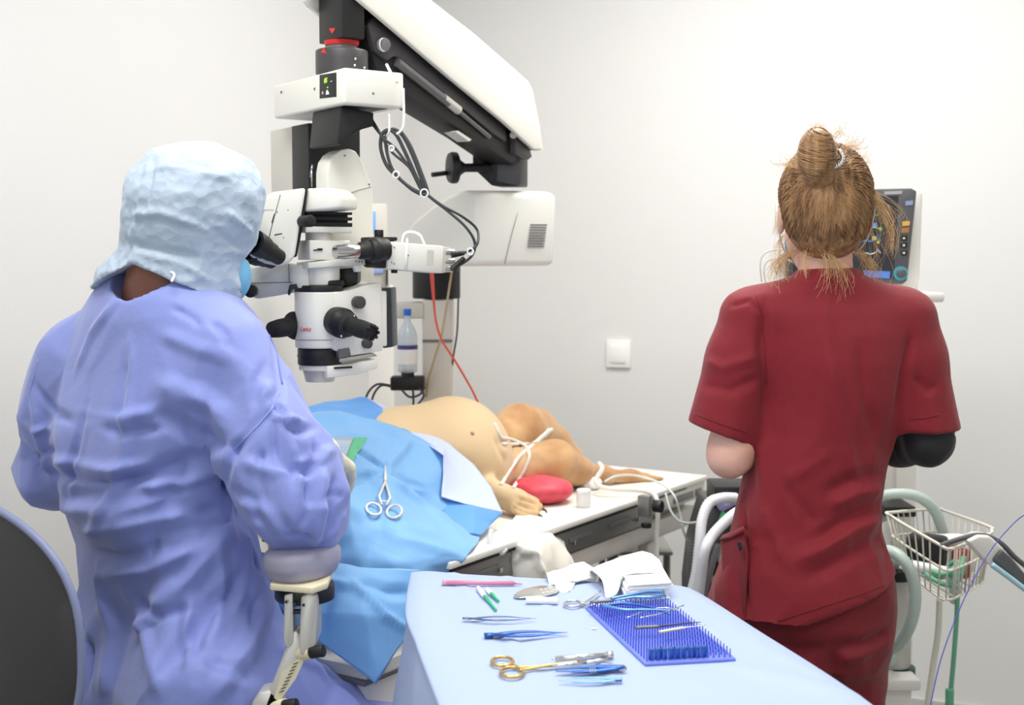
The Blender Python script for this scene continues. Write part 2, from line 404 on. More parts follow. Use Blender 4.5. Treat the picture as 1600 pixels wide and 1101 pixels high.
# double wall switch
nB = Ld; o = PP(967.5, 552.5, A0, nB); ax = (Rd, nB, V((0, 0, 1)))
M_sw = mat('switch_plastic', (246, 245, 240), .3)
t = thing('wall_switch', 'square white light switch plate on the back wall', 'light switch', o)
make('plate', MB().box(o+nB*.006, (.084, .012, .092), ax, .003), M_sw, t)
make('rocker', MB().box(o+nB*.013, (.056, .008, .060), ax, .003), M_sw, t)

# frame and glowing panel added around the unseen fill light
M_fillpanel = mat('fill_glow', (235, 242, 250), .3, emit=(225, 238, 255, 1.5)); wc_ = room(FILL[0], LEN_L-.004, FILL[2]); wax = (Rd, -Ld, V((0, 0, 1)))
wf = make('fill_frame', MB().box(wc_+V((0, 0, .69)), (2.76, .06, .08), wax).box(wc_-V((0, 0, .69)), (2.76, .06, .08), wax).box(wc_+Rd*1.34, (.08, .06, 1.3), wax).box(wc_-Rd*1.34, (.08, .06, 1.3), wax), M_skirt, smooth=0, kind='structure')
make('fill_panel', MB().box(wc_, (2.6, .006, 1.3), wax), M_fillpanel, wf, smooth=0)
# ================================================================ PEOPLE
M_skin = mat('skin', (236, 190, 168), .5, sss=.15, var=((228, 172, 150), 18, 3, .3, .75), bump=[('noise', 600, .0001)])
M_skin2 = mat('skin_tan', (140, 90, 70), .5, sss=.1)
M_hair = mat('hair_blond', (104, 70, 42), .5, var=((192, 148, 100), (90, 90, 12), 3, .3, .75))
M_scrub = mat('scrub_red', (132, 10, 28), .72, sheen=.12, bump=[('noise', 45, .0012), ('wave', (900, 900, 900), .00006)])
M_scrub2 = mat('scrub_trouser', (116, 9, 24), .75, sheen=.1, bump=[('noise', 40, .0012)])
M_black = mat('black_jersey', (26, 26, 28), .8, sheen=.1)
M_gown = mat('gown_nonwoven', (130, 143, 208), .62, sheen=.25, bump=[('ridge', 9, .004), ('noise', 30, .0015), ('noise', 700, .0001)])
M_hood = mat('hood_nonwoven', (182, 198, 215), .78, sheen=.1, bump=[('ridge', (14, 14, 30), .004), ('voro', 60, .0022), ('noise', 500, .0003)], trans=0)
M_mask = mat('mask_blue', (120, 190, 228), .7, bump=[('wave', (0, 0, 60), .0008)])
M_glove = mat('latex_glove', (238, 230, 206), .45, sss=.1, bump=[('ridge', 60, .0006)])
M_navy = mat('navy_cloth', (48, 50, 84), .8)
M_shoe = mat('clog_white', (225, 225, 225), .5)
def frame(fwd, up=(0, 0, 1)):
    f = V(fwd).normalized(); r = f.cross(V(up)).normalized(); return (r, f, r.cross(f))
def loc(c, R, p): return V(c)+R[0]*p[0]+R[1]*p[1]+R[2]*p[2]
def head(F, c, R, s=1.0):
    L = lambda x, y, z: tuple(loc(c, R, (x*s, y*s, z*s)))
    F.ell(L(0, -.012, .022), (.073*s, .092*s, .09*s), R, .01); F.ell(L(0, .035, -.03), (.06*s, .058*s, .08*s), R, .03)
    F.ell(L(0, .05, -.082), (.04*s, .04*s, .028*s), R, .03); F.cone(L(0, .09, .004), L(0, .108, -.03), .007*s, .012*s, .012)
    for q in (-1, 1):
        F.ell(L(.03*q, .098, 0), (.019*s, .014*s, .011*s), R, .012, 'cut'); F.ell(L(.03*q, .084, 0), (.012*s, .012*s, .01*s), R, .003)
        F.cone(L(.012*q, .093, .02), L(.045*q, .083, .02), .006*s, .005*s, .012); F.ell(L(.011*q, .104, -.034), (.009*s, .008*s, .007*s), R, .006)
        F.ell(L(.08*q, -.008, -.008), (.008*s, .02*s, .032*s), R, .006); F.ell(L(.086*q, -.002, -.006), (.006*s, .011*s, .02*s), R, .004, 'cut')
        F.ell(L(.04*q, .06, -.04), (.022*s, .022*s, .025*s), R, .03)
    F.ell(L(0, .092, -.055), (.022*s, .01*s, .006*s), R, .006); F.ell(L(0, .09, -.064), (.02*s, .01*s, .006*s), R, .004)
def hand(F, wr, d, palm_n, thumb_side, s=1.0, curl=.5, k=.006, fat=1.0):
    """wr wrist, d pointing along the palm, palm_n out of the palm, thumb_side the side the thumb leaves from"""
    d = V(d).normalized(); n = V(palm_n); n = (n-d*n.dot(d)).normalized(); t = V(thumb_side); t = (t-d*t.dot(d)-n*t.dot(n)).normalized(); wr = V(wr)
    for j in (-1.2, -.4, .4, 1.2): F.cone(tuple(wr+t*j*.012*s), tuple(wr+d*.085*s+t*j*.019*s), .014*s*fat, .0125*s*fat, .012)
    for i, (off, ln) in enumerate(((1.55, .072), (.52, .08), (-.5, .075), (-1.5, .058))):
        p = wr+d*.085*s+t*off*.019*s; a = curl*(.6+.12*i); dd = d; q = p
        for seg in (.45, .32, .23):
            dd = (dd*math.cos(a)+n*math.sin(a)).normalized(); e = q+dd*ln*seg*s; rr = .0095*s*fat if seg == .45 else .0082*s*fat
            F.cone(tuple(q), tuple(e), rr, rr*.92, k); q = e; a = curl
            # bend grows joint by joint around the palm side
            n2 = n
    p = wr+d*.02*s+t*.022*s; q = p+(d*.55+t*.75+n*.25).normalized()*.045*s; e = q+(d*.85+t*.2+n*.4).normalized()*.035*s; e2 = e+(d*.9+n*.4).normalized()*.025*s
    F.cone(tuple(p), tuple(q), .014*s*fat, .011*s*fat, .012); F.cone(tuple(q), tuple(e), .011*s*fat, .0095*s*fat, k); F.cone(tuple(e), tuple(e2), .0095*s*fat, .008*s*fat, k)
def fin(F, it=1): vs, fs = F.mesh(); return relax(vs, fs, it, .5), fs

# ---------------------------------------------------------------- nurse, seen from behind
NY = 2.35
n_root = thing('person', 'standing person in dark red scrubs seen from behind, blond hair tied up in a bun', 'person', (P(1280, 900, NY).x, NY, 0))
hc = P(1288, 334, NY-.0); hR = frame((.10, 1, -.12))
nz = lambda py: P(0, py, NY).z
nx = lambda px: P(px, 405, NY).x
F = Field((.32, 1.98, 0), (.90, 2.75, 1.72), .0055)
head(F, hc, hR, .98)
neck0 = P(1292, 455, NY-.01); F.cone(tuple(neck0), tuple(P(1288, 375, NY-.015)), .049, .047, .02)
# trunk
F.loft([nz(y) for y in (445, 470, 520, 600, 700, 780, 860, 930, 1000, 1040)], [nx(x) for x in (1292, 1295, 1300, 1302, 1284, 1272, 1272, 1272, 1270, 1270)], [NY+.01]*10,
       [.07, .12, .124, .118, .108, .106, .118, .125, .12, .09], [.05, .07, .085, .09, .08, .075, .085, .095, .095, .07], k=.03)
NS = {}
shL, shR = P(1186, 512, NY), P(1404, 512, NY); elL, elR = P(1139, 713, NY-.02), P(1452, 690, NY-.02); wrL, wrR = P(1190, 690, NY+.2), P(1390, 690, NY+.2)
for (sh, el, wr, t) in ((shL, elL, wrL, 1), (shR, elR, wrR, -1)):
    F.cone(tuple(sh), tuple(lerp(sh, el, .9)), .042, .037, .03); F.cone(tuple(lerp(sh, el, .88)), tuple(el), .038, .033, .02); F.cone(tuple(el), tuple(lerp(el, wr, .35)), .034, .037, .03); F.cone(tuple(lerp(el, wr, .35)), tuple(wr), .037, .024, .02)
    hand(F, wr, (wr-el), (0, 0, -1), (t, .2, 0), .92, .35)
for q, x0, x1 in ((-1, 1228, 1215), (1, 1322, 1325)):
    hp = V((nx(x0), NY+.01, .83)); kn = V((nx(x0)+.01*q, NY+.03, .47)); an = V((nx(x0)+.02*q, NY, .08))
    F.cone(tuple(hp), tuple(kn), .072, .055, .03); F.cone(tuple(kn), tuple(lerp(kn, an, .35)), .052, .055, .02); F.cone(tuple(lerp(kn, an, .35)), tuple(an), .055, .034, .02); F.cone(tuple(an), tuple(an+V((0, .14, -.035))), .036, .028, .02)
vs, fs = fin(F); make('body', (vs, fs), M_skin, n_root, smooth=180)
# trousers
F = Field((.32, 2.1, .03), (.90, 2.62, 1.12), .006)
F.loft([nz(y) for y in (790, 860, 920, 985, 1030, 1060)], [nx(x) for x in (1272, 1276, 1282, 1286, 1282, 1280)], [NY+.01]*6, [.118, .135, .145, .142, .132, .1], [.09, .108, .125, .128, .118, .08], k=.03)
for q, x0 in ((-1, 1232), (1, 1330)):
    hp = V((nx(x0), NY+.005, .84)); kn = V((nx(x0)+.008*q, NY+.03, .47)); an = V((nx(x0)+.02*q, NY+.005, .09))
    F.cone(tuple(hp), tuple(kn), .09, .075, .02); F.cone(tuple(kn), tuple(an), .075, .07, .015)
F.plane((0, 0, .07), (0, 0, -1)); vs, fs = fin(F, 2)
vs = crumple(vs, fs, [((6, 6, 9), .008), ((14, 14, 9), .004)], 3)
vs = creases(vs, fs, [([(1402, 985), (1350, 1008), (1302, 1012)], .022, -.014), ([(1302, 1010), (1304, 1060), (1300, 1100)], .02, -.014), ([(1392, 1000), (1345, 1022), (1312, 1030)], .022, .008),
      ([(1200, 1000), (1250, 1015), (1290, 1012)], .02, -.01), ([(1380, 940), (1330, 960), (1260, 985)], .02, -.006), ([(1260, 1030), (1275, 1070), (1280, 1100)], .02, .008)])
make('trousers', (vs, fs), M_scrub2, n_root, smooth=180)
# tunic
F = Field((.30, 2.0, .80), (.92, 2.66, 1.47), .005)
for (sh, hem, sd) in ((P(1176, 499, NY), P(1123, 682, NY-.01), -1), (P(1412, 499, NY), P(1444, 676, NY-.01), 1)):
    F.cone(tuple(sh), tuple(lerp(sh, hem, .35)), .060, .062, .035); F.cone(tuple(lerp(sh, hem, .35)), tuple(hem), .062, .066, .02)
    ax = (hem-sh).normalized(); nn = V((ax.x+.26*sd*0 - (.30 if sd < 0 else .08), ax.y, ax.z*.97))
X, Y, Z = F.ax[0][:, None, None], F.ax[1][None, :, None], F.ax[2][None, None, :]
# sleeve hems: slanted planes that only act outside the trunk
lx, rx = P(1210, 600, NY).x, P(1390, 600, NY).x
hl0, hl1 = P(1070, 657, NY), P(1172, 693, NY); sl = (hl1.z-hl0.z)/(hl1.x-hl0.x)
F.V = np.maximum(F.V, np.where(X < lx-.005, (hl0.z+sl*(X-hl0.x))-Z, -1))
F.V = np.maximum(F.V, np.where(X > rx, P(0, 668, NY).z-Z, -1))
F.loft([nz(y) for y in (418, 432, 445, 462, 485, 520, 560, 620, 680, 740, 790, 830, 870, 915, 1000)], [nx(x) for x in (1292, 1292, 1292, 1291, 1291, 1302, 1305, 1303, 1290, 1279, 1272, 1271, 1271, 1272, 1270)], [NY-.01, NY-.006]+[NY+.006]+[NY+.01]*12,
       [.053, .066, .112, .150, .160, .146, .140, .130, .126, .128, .132, .140, .156, .178, .188], [.062, .070, .080, .087, .1, .112, .12, .118, .112, .108, .108, .115, .126, .14, .152], k=.035, pw=2.15)
# hem: rises to the right
h0, h1 = P(1190, 991, NY-.1), P(1418, 914, NY-.1); sl = (h1.z-h0.z)/(h1.x-h0.x)
F.V = np.maximum(F.V, (h0.z+sl*(X-h0.x)+.10*(Y-(NY-.1)))-Z)
# neckline
F.ell(tuple(P(1293, 418, NY+.085)), (.07, .085, .05), None, .004, 'cut')
vs, fs = fin(F, 2); nh = cast(vs, fs)
zz = np.clip((nz(560)-vs[:, 2])/.15, .25, 1)
vs = crumple(vs, fs, [((5, 5, 7), .007)], 1, zz); vs = faceted(vs, fs, 520, .006, 3, 1.5, .7, zz, 2, .45)
vs = creases(vs, fs, [
  ([(1195, 470), (1190, 540), (1196, 600), (1193, 660)], .016, -.012), ([(1142, 478), (1170, 470), (1190, 490)], .008, -.004),
  ([(1425, 520), (1412, 580), (1400, 650)], .016, -.011), ([(1300, 560), (1310, 640), (1330, 720), (1350, 760)], .022, .009), ([(1345, 540), (1352, 620), (1372, 690)], .022, -.008),
  ([(1385, 740), (1340, 745), (1290, 770)], .022, -.010), ([(1386, 762), (1340, 770), (1300, 790)], .02, .011), ([(1386, 800), (1330, 830), (1240, 880)], .026, .013), ([(1388, 782), (1330, 806), (1270, 850)], .02, -.011),
  ([(1398, 830), (1340, 860), (1260, 905)], .024, -.010), ([(1225, 755), (1250, 790), (1275, 820)], .018, -.005), ([(1225, 750), (1262, 732), (1300, 705)], .018, .004), ([(1190, 790), (1215, 850), (1225, 880)], .02, .006),
  ([(1100, 600), (1140, 610), (1190, 590)], .018, -.006), ([(1095, 560), (1130, 575), (1185, 555)], .018, .006), ([(1430, 590), (1450, 610), (1465, 600)], .014, -.006), ([(1290, 450), (1295, 540), (1300, 600)], .02, .004),
  ([(1130, 838), (1150, 832), (1162, 826)], .006, -.006), ([(1163, 800), (1160, 880), (1166, 960)], .012, -.014)], nh)
tun = make('tunic', (vs, fs), M_scrub, n_root, smooth=180)
def on(hit, px, py, off=.0):
    q = hit(px, py); return None if q is None else V(q)-ray(px, py).normalized()*off
nh = cast(vs, fs)
def seam(pts, r, m, name, hit, root, off=.0006, kind=None, **k):
    q = [on(hit, *p, off) for p in pts]; q = [x for x in q if x is not None]
    if len(q) > 1: return make(name, MB().tube(q, r, 6), m, root, smooth=180, **k)
def dens(pl, n=8): return [(a[0]+(b[0]-a[0])*i/n, a[1]+(b[1]-a[1])*i/n) for a, b in zip(pl, pl[1:]) for i in range(n)]+[pl[-1]]
seam(dens([(1197, 976), (1270, 952), (1340, 930), (1404, 905)]), .0011, M_scrub2, 'hem_stitch', nh, tun)
seam(dens([(1085, 646), (1120, 660), (1168, 676)]), .0011, M_scrub2, 'hem_stitch', nh, tun)
seam(dens([(1420, 655), (1445, 653), (1466, 648)]), .0011, M_scrub2, 'hem_stitch', nh, tun)
seam(dens([(1180, 458), (1192, 500), (1196, 560), (1198, 600)]), .0011, M_scrub2, 'hem_stitch', nh, tun)
# pocket at her left hip, with a dark tag
po = [P(1126, 842, 2.33), P(1163, 826, 2.27), P(1170, 870, 2.27), P(1164, 972, 2.26), P(1150, 966, 2.29), P(1130, 930, 2.33)]
make('side_panel', MB().prism(po, (.006, .035, 0), .004), M_scrub, tun)
make('pocket_edge', MB().tube([P(1126, 842, 2.325), P(1144, 838, 2.30), P(1163, 827, 2.262)], .003, 8), M_scrub, tun, smooth=180)
make('pocket_tag', MB().prism([P(1151, 848, 2.262), P(1157, 846, 2.26), P(1160, 858, 2.26), P(1155, 862, 2.262)], (.002, .006, 0), .001), M_black, tun)
# black sleeve on her right arm
F = Field((.62, 2.1, 1.0), (.9, 2.7, 1.25), .005)
F.cone(tuple(lerp(shR, elR, .6)), tuple(elR), .046, .041, .02); F.cone(tuple(elR), tuple(lerp(elR, P(1395, 698, NY+.1), .8)), .042, .036, .02); F.cone(tuple(lerp(elR, P(1395, 698, NY+.1), .8)), tuple(lerp(elR, wrR, .97)), .038, .03, .02)
vs, fs = fin(F); vs = crumple(vs, fs, [(22, .003)], 2); make('undersleeve', (vs, fs), M_black, n_root, smooth=180, label='black undersleeve on the bent arm')
# face mask
F = Field(tuple(hc-V((.12, .12, .15))), tuple(hc+V((.12, .16, .06))), .004)
F.ell(tuple(loc(hc, hR, (0, .05, -.045))), (.066, .072, .058), hR, 0); F.ell(tuple(loc(hc, hR, (0, .04, -.045))), (.064, .07, .062), hR, 0, 'cut')
F.plane(tuple(loc(hc, hR, (0, .045, 0))), tuple(-hR[1])); vs, fs = fin(F); msk = make('face_mask', (vs, fs), M_mask, n_root, smooth=180)
mb = MB()
for q in (-1, 1):
    mb.tube([loc(hc, hR, (.064*q, .05, -.02)), loc(hc, hR, (.082*q, .01, .015)), loc(hc, hR, (.086*q, -.018, .0)), loc(hc, hR, (.078*q, .01, -.045)), loc(hc, hR, (.062*q, .05, -.07))], .0016, 6, 5)
make('ear_loop', mb, M_sw, msk, smooth=180)
# hair: scalp cap, combed strands, bun, loose wisps
F = Field(tuple(hc-V((.16, .17, .16))), tuple(hc+V((.16, .14, .22))), .004)
F.ell(tuple(loc(hc, hR, (0, -.018, .03))), (.082, .098, .094), hR, 0); F.ell(tuple(loc(hc, hR, (0, -.04, -.02))), (.07, .07, .07), hR, .03)
F.ell(tuple(loc(hc, hR, (0, .1, -.035))), (.08, .075, .10), hR, .01, 'cut')
for q in (-1, 1): F.ell(tuple(loc(hc, hR, (.088*q, .01, -.03))), (.024, .04, .045), hR, .012, 'cut')
vs, fs = fin(F, 2); hb = BVHTree.FromPolygons([tuple(v) for v in vs], [tuple(int(i) for i in f) for f in fs])
hair = make('hair', (vs, fs), M_hair, n_root, smooth=180)
bun_c = P(1276, 243, NY-.105); bb = P(1284, 283, NY-.10)
mb = MB()
for i in range(900):
    a = random.uniform(-1.05, 1.05)*math.pi; low = random.uniform(0, 1)
    st = loc(hc, hR, (math.sin(a)*.082, -math.cos(a)*.095, float(np.interp(abs(a), [0, 1.2, 1.7, 2.3, 3.2], [-.07, -.06, .0, .05, .06]))+.04*random.random()))
    en = bb+V((random.gauss(0, .012), random.gauss(0, .006), random.gauss(0, .012))); pts = []
    for t in np.linspace(0, 1, 11):
        p = lerp(st, en, t); p = p+(p-loc(hc, hR, (0, 0, 0))).normalized()*.05*math.sin(math.pi*t)
        co, no, _, _ = hb.find_nearest(p)
        if co is not None: p = co+no*(.0012+.003*random.random()*math.sin(math.pi*t)); pts.append(p)
    r = random.uniform(.0004, .0010); mb.tube(pts, lambda t, r=r: r*(.6+.6*math.sin(math.pi*t)), 5)
make('combed_strands', mb, M_hair, hair, smooth=180)
F = Field(tuple(bun_c-V((.07, .07, .08))), tuple(bun_c+V((.07, .07, .08))), .0035)
F.ell(tuple(bun_c), (.031, .033, .048), None, 0); F.ell(tuple(bb+V((.004, .01, .004))), (.026, .028, .022), None, .02)
vs, fs = fin(F); bun = make('bun', (vs, fs), M_hair, hair, smooth=180)
mb = MB()
for i in range(300):
    zc = random.uniform(-.97, .97); tilt = random.uniform(-.5, .1); a0 = random.uniform(0, 6.28); pts = []
    for t in np.linspace(0, random.uniform(2.0, 4.5), 14):
        a = a0+t; zq = zc+.22*math.sin(a+tilt)+tilt*.2*math.cos(a); zq = max(-.985, min(.985, zq)); rr = math.sqrt(max(0, 1-zq*zq))
        pts.append(bun_c+V((.0325*rr*math.cos(a), .0345*rr*math.sin(a), .049*zq))*1.01)
    r = random.uniform(.0005, .0011); mb.tube(pts, lambda t, r=r: r*(.4+.9*math.sin(math.pi*t)), 5)
make('bun_strands', mb, M_hair, bun, smooth=180)
M_hairf = mat('hair_wisp', (196, 150, 92), .4, var=((232, 200, 150), 90, 2, .3, .7))
mb = MB()
def wisp(a, b, n, spread, curl, Y0=NY-.02, r=.00022):
    for _ in range(int(n*1.8)):
        p0 = P(a[0]+random.gauss(0, 5), a[1]+random.gauss(0, 5), Y0+random.gauss(0, .01)); p3 = P(b[0]+random.gauss(0, spread), b[1]+random.gauss(0, spread), Y0+random.gauss(0, .02))
        s1 = curl*random.uniform(.4, 1.5); mid = lerp(p0, p3, .35)+V((s1*.010, 0, .004)); m2 = lerp(p0, p3, .7)+V((s1*.014, 0, -.002))
        mb.tube([p0, mid, m2, p3], r*random.uniform(.6, 1.6), 4, 5)
wisp((1345, 285), (1392, 392), 26, 9, 1.3); wisp((1350, 300), (1385, 350), 16, 10, 1.4); wisp((1335, 390), (1358, 440), 26, 9, 1.0); wisp((1345, 330), (1352, 430), 10, 10, 1.6)
wisp((1245, 390), (1213, 432), 26, 8, -1.0); wisp((1225, 370), (1222, 425), 12, 8, -.9); wisp((1238, 395), (1235, 436), 10, 6, -.8)
wisp((1290, 395), (1300, 436), 26, 16, .4, NY-.085); wisp((1300, 400), (1315, 445), 14, 12, .6, NY-.09); wisp((1262, 395), (1258, 425), 14, 10, -.3, NY-.075)
wisp((1250, 262), (1226, 250), 16, 9, -.5, NY-.06); wisp((1310, 240), (1340, 225), 26, 10, .4, NY-.05); wisp((1318, 262), (1349, 250), 24, 9, .3, NY-.05); wisp((1300, 215), (1312, 205), 12, 8, .3, NY-.06); wisp((1270, 205), (1285, 198), 8, 8, .2, NY-.06)
wisp((1220, 330), (1216, 365), 8, 4, -.3)
make('loose_wisps', mb, M_hairf, hair, smooth=180)
M_silver = mat('silver', (205, 205, 200), .25, .9); M_chrome = mat('chrome', (200, 200, 200), .18, 1)
mb = MB(); cpts = [P(1312, 236, NY-.10), P(1317, 246, NY-.108), P(1314, 256, NY-.11), P(1304, 262, NY-.108)]
mb.tube(cpts, .0028, 8, 5)
for p in spline(cpts, 3): mb.sphere(p, .0045, n=10)
make('hair_clip', mb, M_silver, hair, label='silver beaded clip in the bun')
mb_ = []
for q, x0 in ((-1, 1228), (1, 1322)):
    F = Field((nx(x0)+.02*q-.07, NY-.09, 0), (nx(x0)+.02*q+.07, NY+.24, .12), .006); c = V((nx(x0)+.02*q, NY, 0))
    F.cone(tuple(c+V((0, -.01, .045))), tuple(c+V((0, .15, .035))), .045, .042, .02); F.plane((0, 0, .002), (0, 0, -1)); vs, fs = fin(F); make('shoe', (vs, fs), M_shoe, n_root, smooth=180)
# ---------------------------------------------------------------- seated surgeon
SY = 2.10
fw = V((.75, .65, 0)).normalized(); sd = V((fw.y, -fw.x, 0))       # facing, and towards the right shoulder
s_root = thing('person', 'seated person in blue surgical gown and pale hood looking into the microscope', 'person', (P(265, 1090, SY).x, SY, 0))
sz = lambda py: P(0, py, SY).z
sx = lambda px: P(px, 405, SY).x
shc = P(288, 354, SY); shR = frame((.80, .42, -.28))
pel = V((sx(265), SY-.01, .74))
R_sh, L_sh = P(372, 560, 1.985), P(125, 560, 2.25)
R_el, L_el = P(468, 790, 1.955), P(94, 732, 2.33)
R_wr, L_wr = P(503, 706, 2.22), P(395, 745, 2.50)
R_kn, L_kn = P(575, 1150, 2.24), P(560, 1060, 2.62); R_kn.z = .57; L_kn.z = .57
floor_of = lambda kn: V((kn.x+.02, kn.y+.03, .1))
lo = (-1.05, 1.75, 0); hi = (-.10, 2.98, 1.72)
F = Field(lo, hi, .007)
head(F, shc, shR, .92); nk = P(255, 455, SY+.01)
F.cone(tuple(nk), tuple(loc(shc, shR, (0, -.02, -.05))), .062, .056, .02)
F.loft([sz(y) for y in (452, 480, 540, 640, 760, 900, 1040, 1110)], [sx(x) for x in (250, 245, 240, 225, 225, 240, 260, 265)], [SY+.01]*8, [.07, .11, .12, .11, .10, .10, .11, .11], [.045, .055, .06, .065, .06, .055, .07, .07], rot=math.atan2(sd.y, sd.x), k=.03)
for sh, el, wr, pn, th in ((R_sh, R_el, R_wr, V((-.3, -.1, -1)), V((-.7, .3, .3))), (L_sh, L_el, L_wr, V((.2, -.2, -1)), V((.6, .5, .3)))):
    F.cone(tuple(sh), tuple(el), .042, .036, .03); F.cone(tuple(el), tuple(wr), .04, .026, .02)
for kn, q in ((R_kn, 1), (L_kn, -1)):
    hp = pel+sd*.08*q+fw*.03; F.cone(tuple(hp), tuple(kn), .07, .055, .03); an = floor_of(kn); F.cone(tuple(kn), tuple(an), .058, .036, .02); F.cone(tuple(an), tuple(an+fw*.14-V((0, 0, .045))), .038, .03, .02)
vs, fs = fin(F); make('body', (vs, fs), M_skin2, s_root, smooth=180)
# gloves with five fingers
for wr, el, pn, th, dd in ((R_wr, R_el, V((-.4, -.1, -1)), V((-.8, .2, .3)), V((.10, .75, -.28))), (L_wr, L_el, V((.2, -.2, -1)), V((.6, .5, .3)), V((.8, .2, -.12)))):
    a = lerp(el, wr, .8); F = Field(tuple(wr-V((.16, .16, .16))), tuple(wr+V((.24, .26, .16))), .0036)
    F.cone(tuple(a), tuple(wr), .034, .031, .01); hand(F, wr, dd, pn, th, 1.05, .42, fat=1.12); vs, fs = fin(F); make('glove', (vs, fs), M_glove, s_root, smooth=180, label='cream latex glove')
# trousers and shoes under the gown
F = Field((lo[0], 1.85, .05), (-.05, 2.98, .84), .008)
for kn, q in ((R_kn, 1), (L_kn, -1)):
    hp = pel+sd*.09*q+fw*.03-V((0, 0, .01)); an = floor_of(kn); F.cone(tuple(hp), tuple(kn), .085, .07, .03); F.cone(tuple(kn), tuple(an), .070, .07, .02)
F.plane((0, 0, .08), (0, 0, -1)); vs, fs = fin(F); vs = crumple(vs, fs, [(12, .006)], 5); make('trousers', (vs, fs), M_navy, s_root, smooth=180)
for kn in (R_kn, L_kn):
    an = floor_of(kn); F = Field((an.x-.08, an.y-.1, 0), (an.x+.26, an.y+.24, .13), .006)
    F.cone(tuple(V((an.x, an.y, .05))), tuple(V((an.x, an.y, .042))+fw*.17), .048, .042, .02); F.plane((0, 0, .002), (0, 0, -1)); vs, fs = fin(F); make('shoe', (vs, fs), M_shoe, s_root, smooth=180)
# gown
F = Field((-1.08, 1.72, .38), (-.16, 2.80, 1.45), .0055); ra = math.atan2(sd.y, sd.x)
ys = (408, 425, 440, 465, 490, 520, 560, 620, 680, 740, 800, 860, 920, 980, 1040, 1110, 1200, 1420)
cx = (236, 240, 244, 248, 248, 244, 240, 226, 212, 208, 214, 240, 256, 262, 262, 268, 280, 320)
hw = (58, 74, 100, 128, 148, 162, 170, 176, 172, 166, 160, 160, 166, 174, 180, 186, 190, 200)
F.loft([sz(y) for y in ys], [sx(x) for x in cx], [SY+.0+.012*min(i, 5) for i in range(len(ys))], [S(h, SY)*1.24 for h in hw], [S(h, SY)*.80 for h in hw], rot=ra, k=.04, pw=2.1)
F.cone(tuple(P(362, 552, 2.0)), tuple(lerp(R_sh, R_el, .5)), .066, .074, .05); F.cone(tuple(lerp(R_sh, R_el, .5)), tuple(P(458, 778, 1.96)), .074, .078, .03)
F.cone(tuple(P(458, 778, 1.96)), tuple(lerp(R_el, R_wr, .4)), .078, .058, .03); F.cone(tuple(lerp(R_el, R_wr, .4)), tuple(lerp(R_el, R_wr, .85)), .056, .036, .02)
F.ell(tuple(P(492, 802, 2.0)), (.046, .06, .055), None, .03)
F.cone(tuple(P(122, 560, 2.22)), tuple(lerp(L_sh, L_el, .5)), .066, .082, .05); F.cone(tuple(lerp(L_sh, L_el, .5)), tuple(L_el), .082, .078, .03); F.cone(tuple(L_el), tuple(lerp(L_el, L_wr, .8)), .078, .045, .03)
for kn, q in ((R_kn, 1), (L_kn, -1)): F.cone(tuple(pel+sd*.11*q), tuple(kn), .135, .10, .06); F.cone(tuple(kn), tuple(V((kn.x, kn.y, .42))), .10, .11, .04)
F.ell(tuple(loc(shc, shR, (0, -.02, -.06))), (.078, .085, .10), shR, .006, 'cut')
F.ell(tuple(P(276, 404, SY)), (.078, .085, .030), None, .006, 'cut')
F.plane((0, 0, .40), (0, 0, -1))
vs, fs = fin(F, 2); gh = cast(vs, fs)
top = np.clip((sz(470)-vs[:, 2])/.12, .25, 1)
vs = crumple(vs, fs, [((4, 4, 3), .014)], 2, top)
vs = faceted(vs, fs, 620, .013, 4, 1.7, .9, top, 1, .4); vs = faceted(vs, fs, 2600, .0028, 7, 1.2, .55, top, 1, .3)
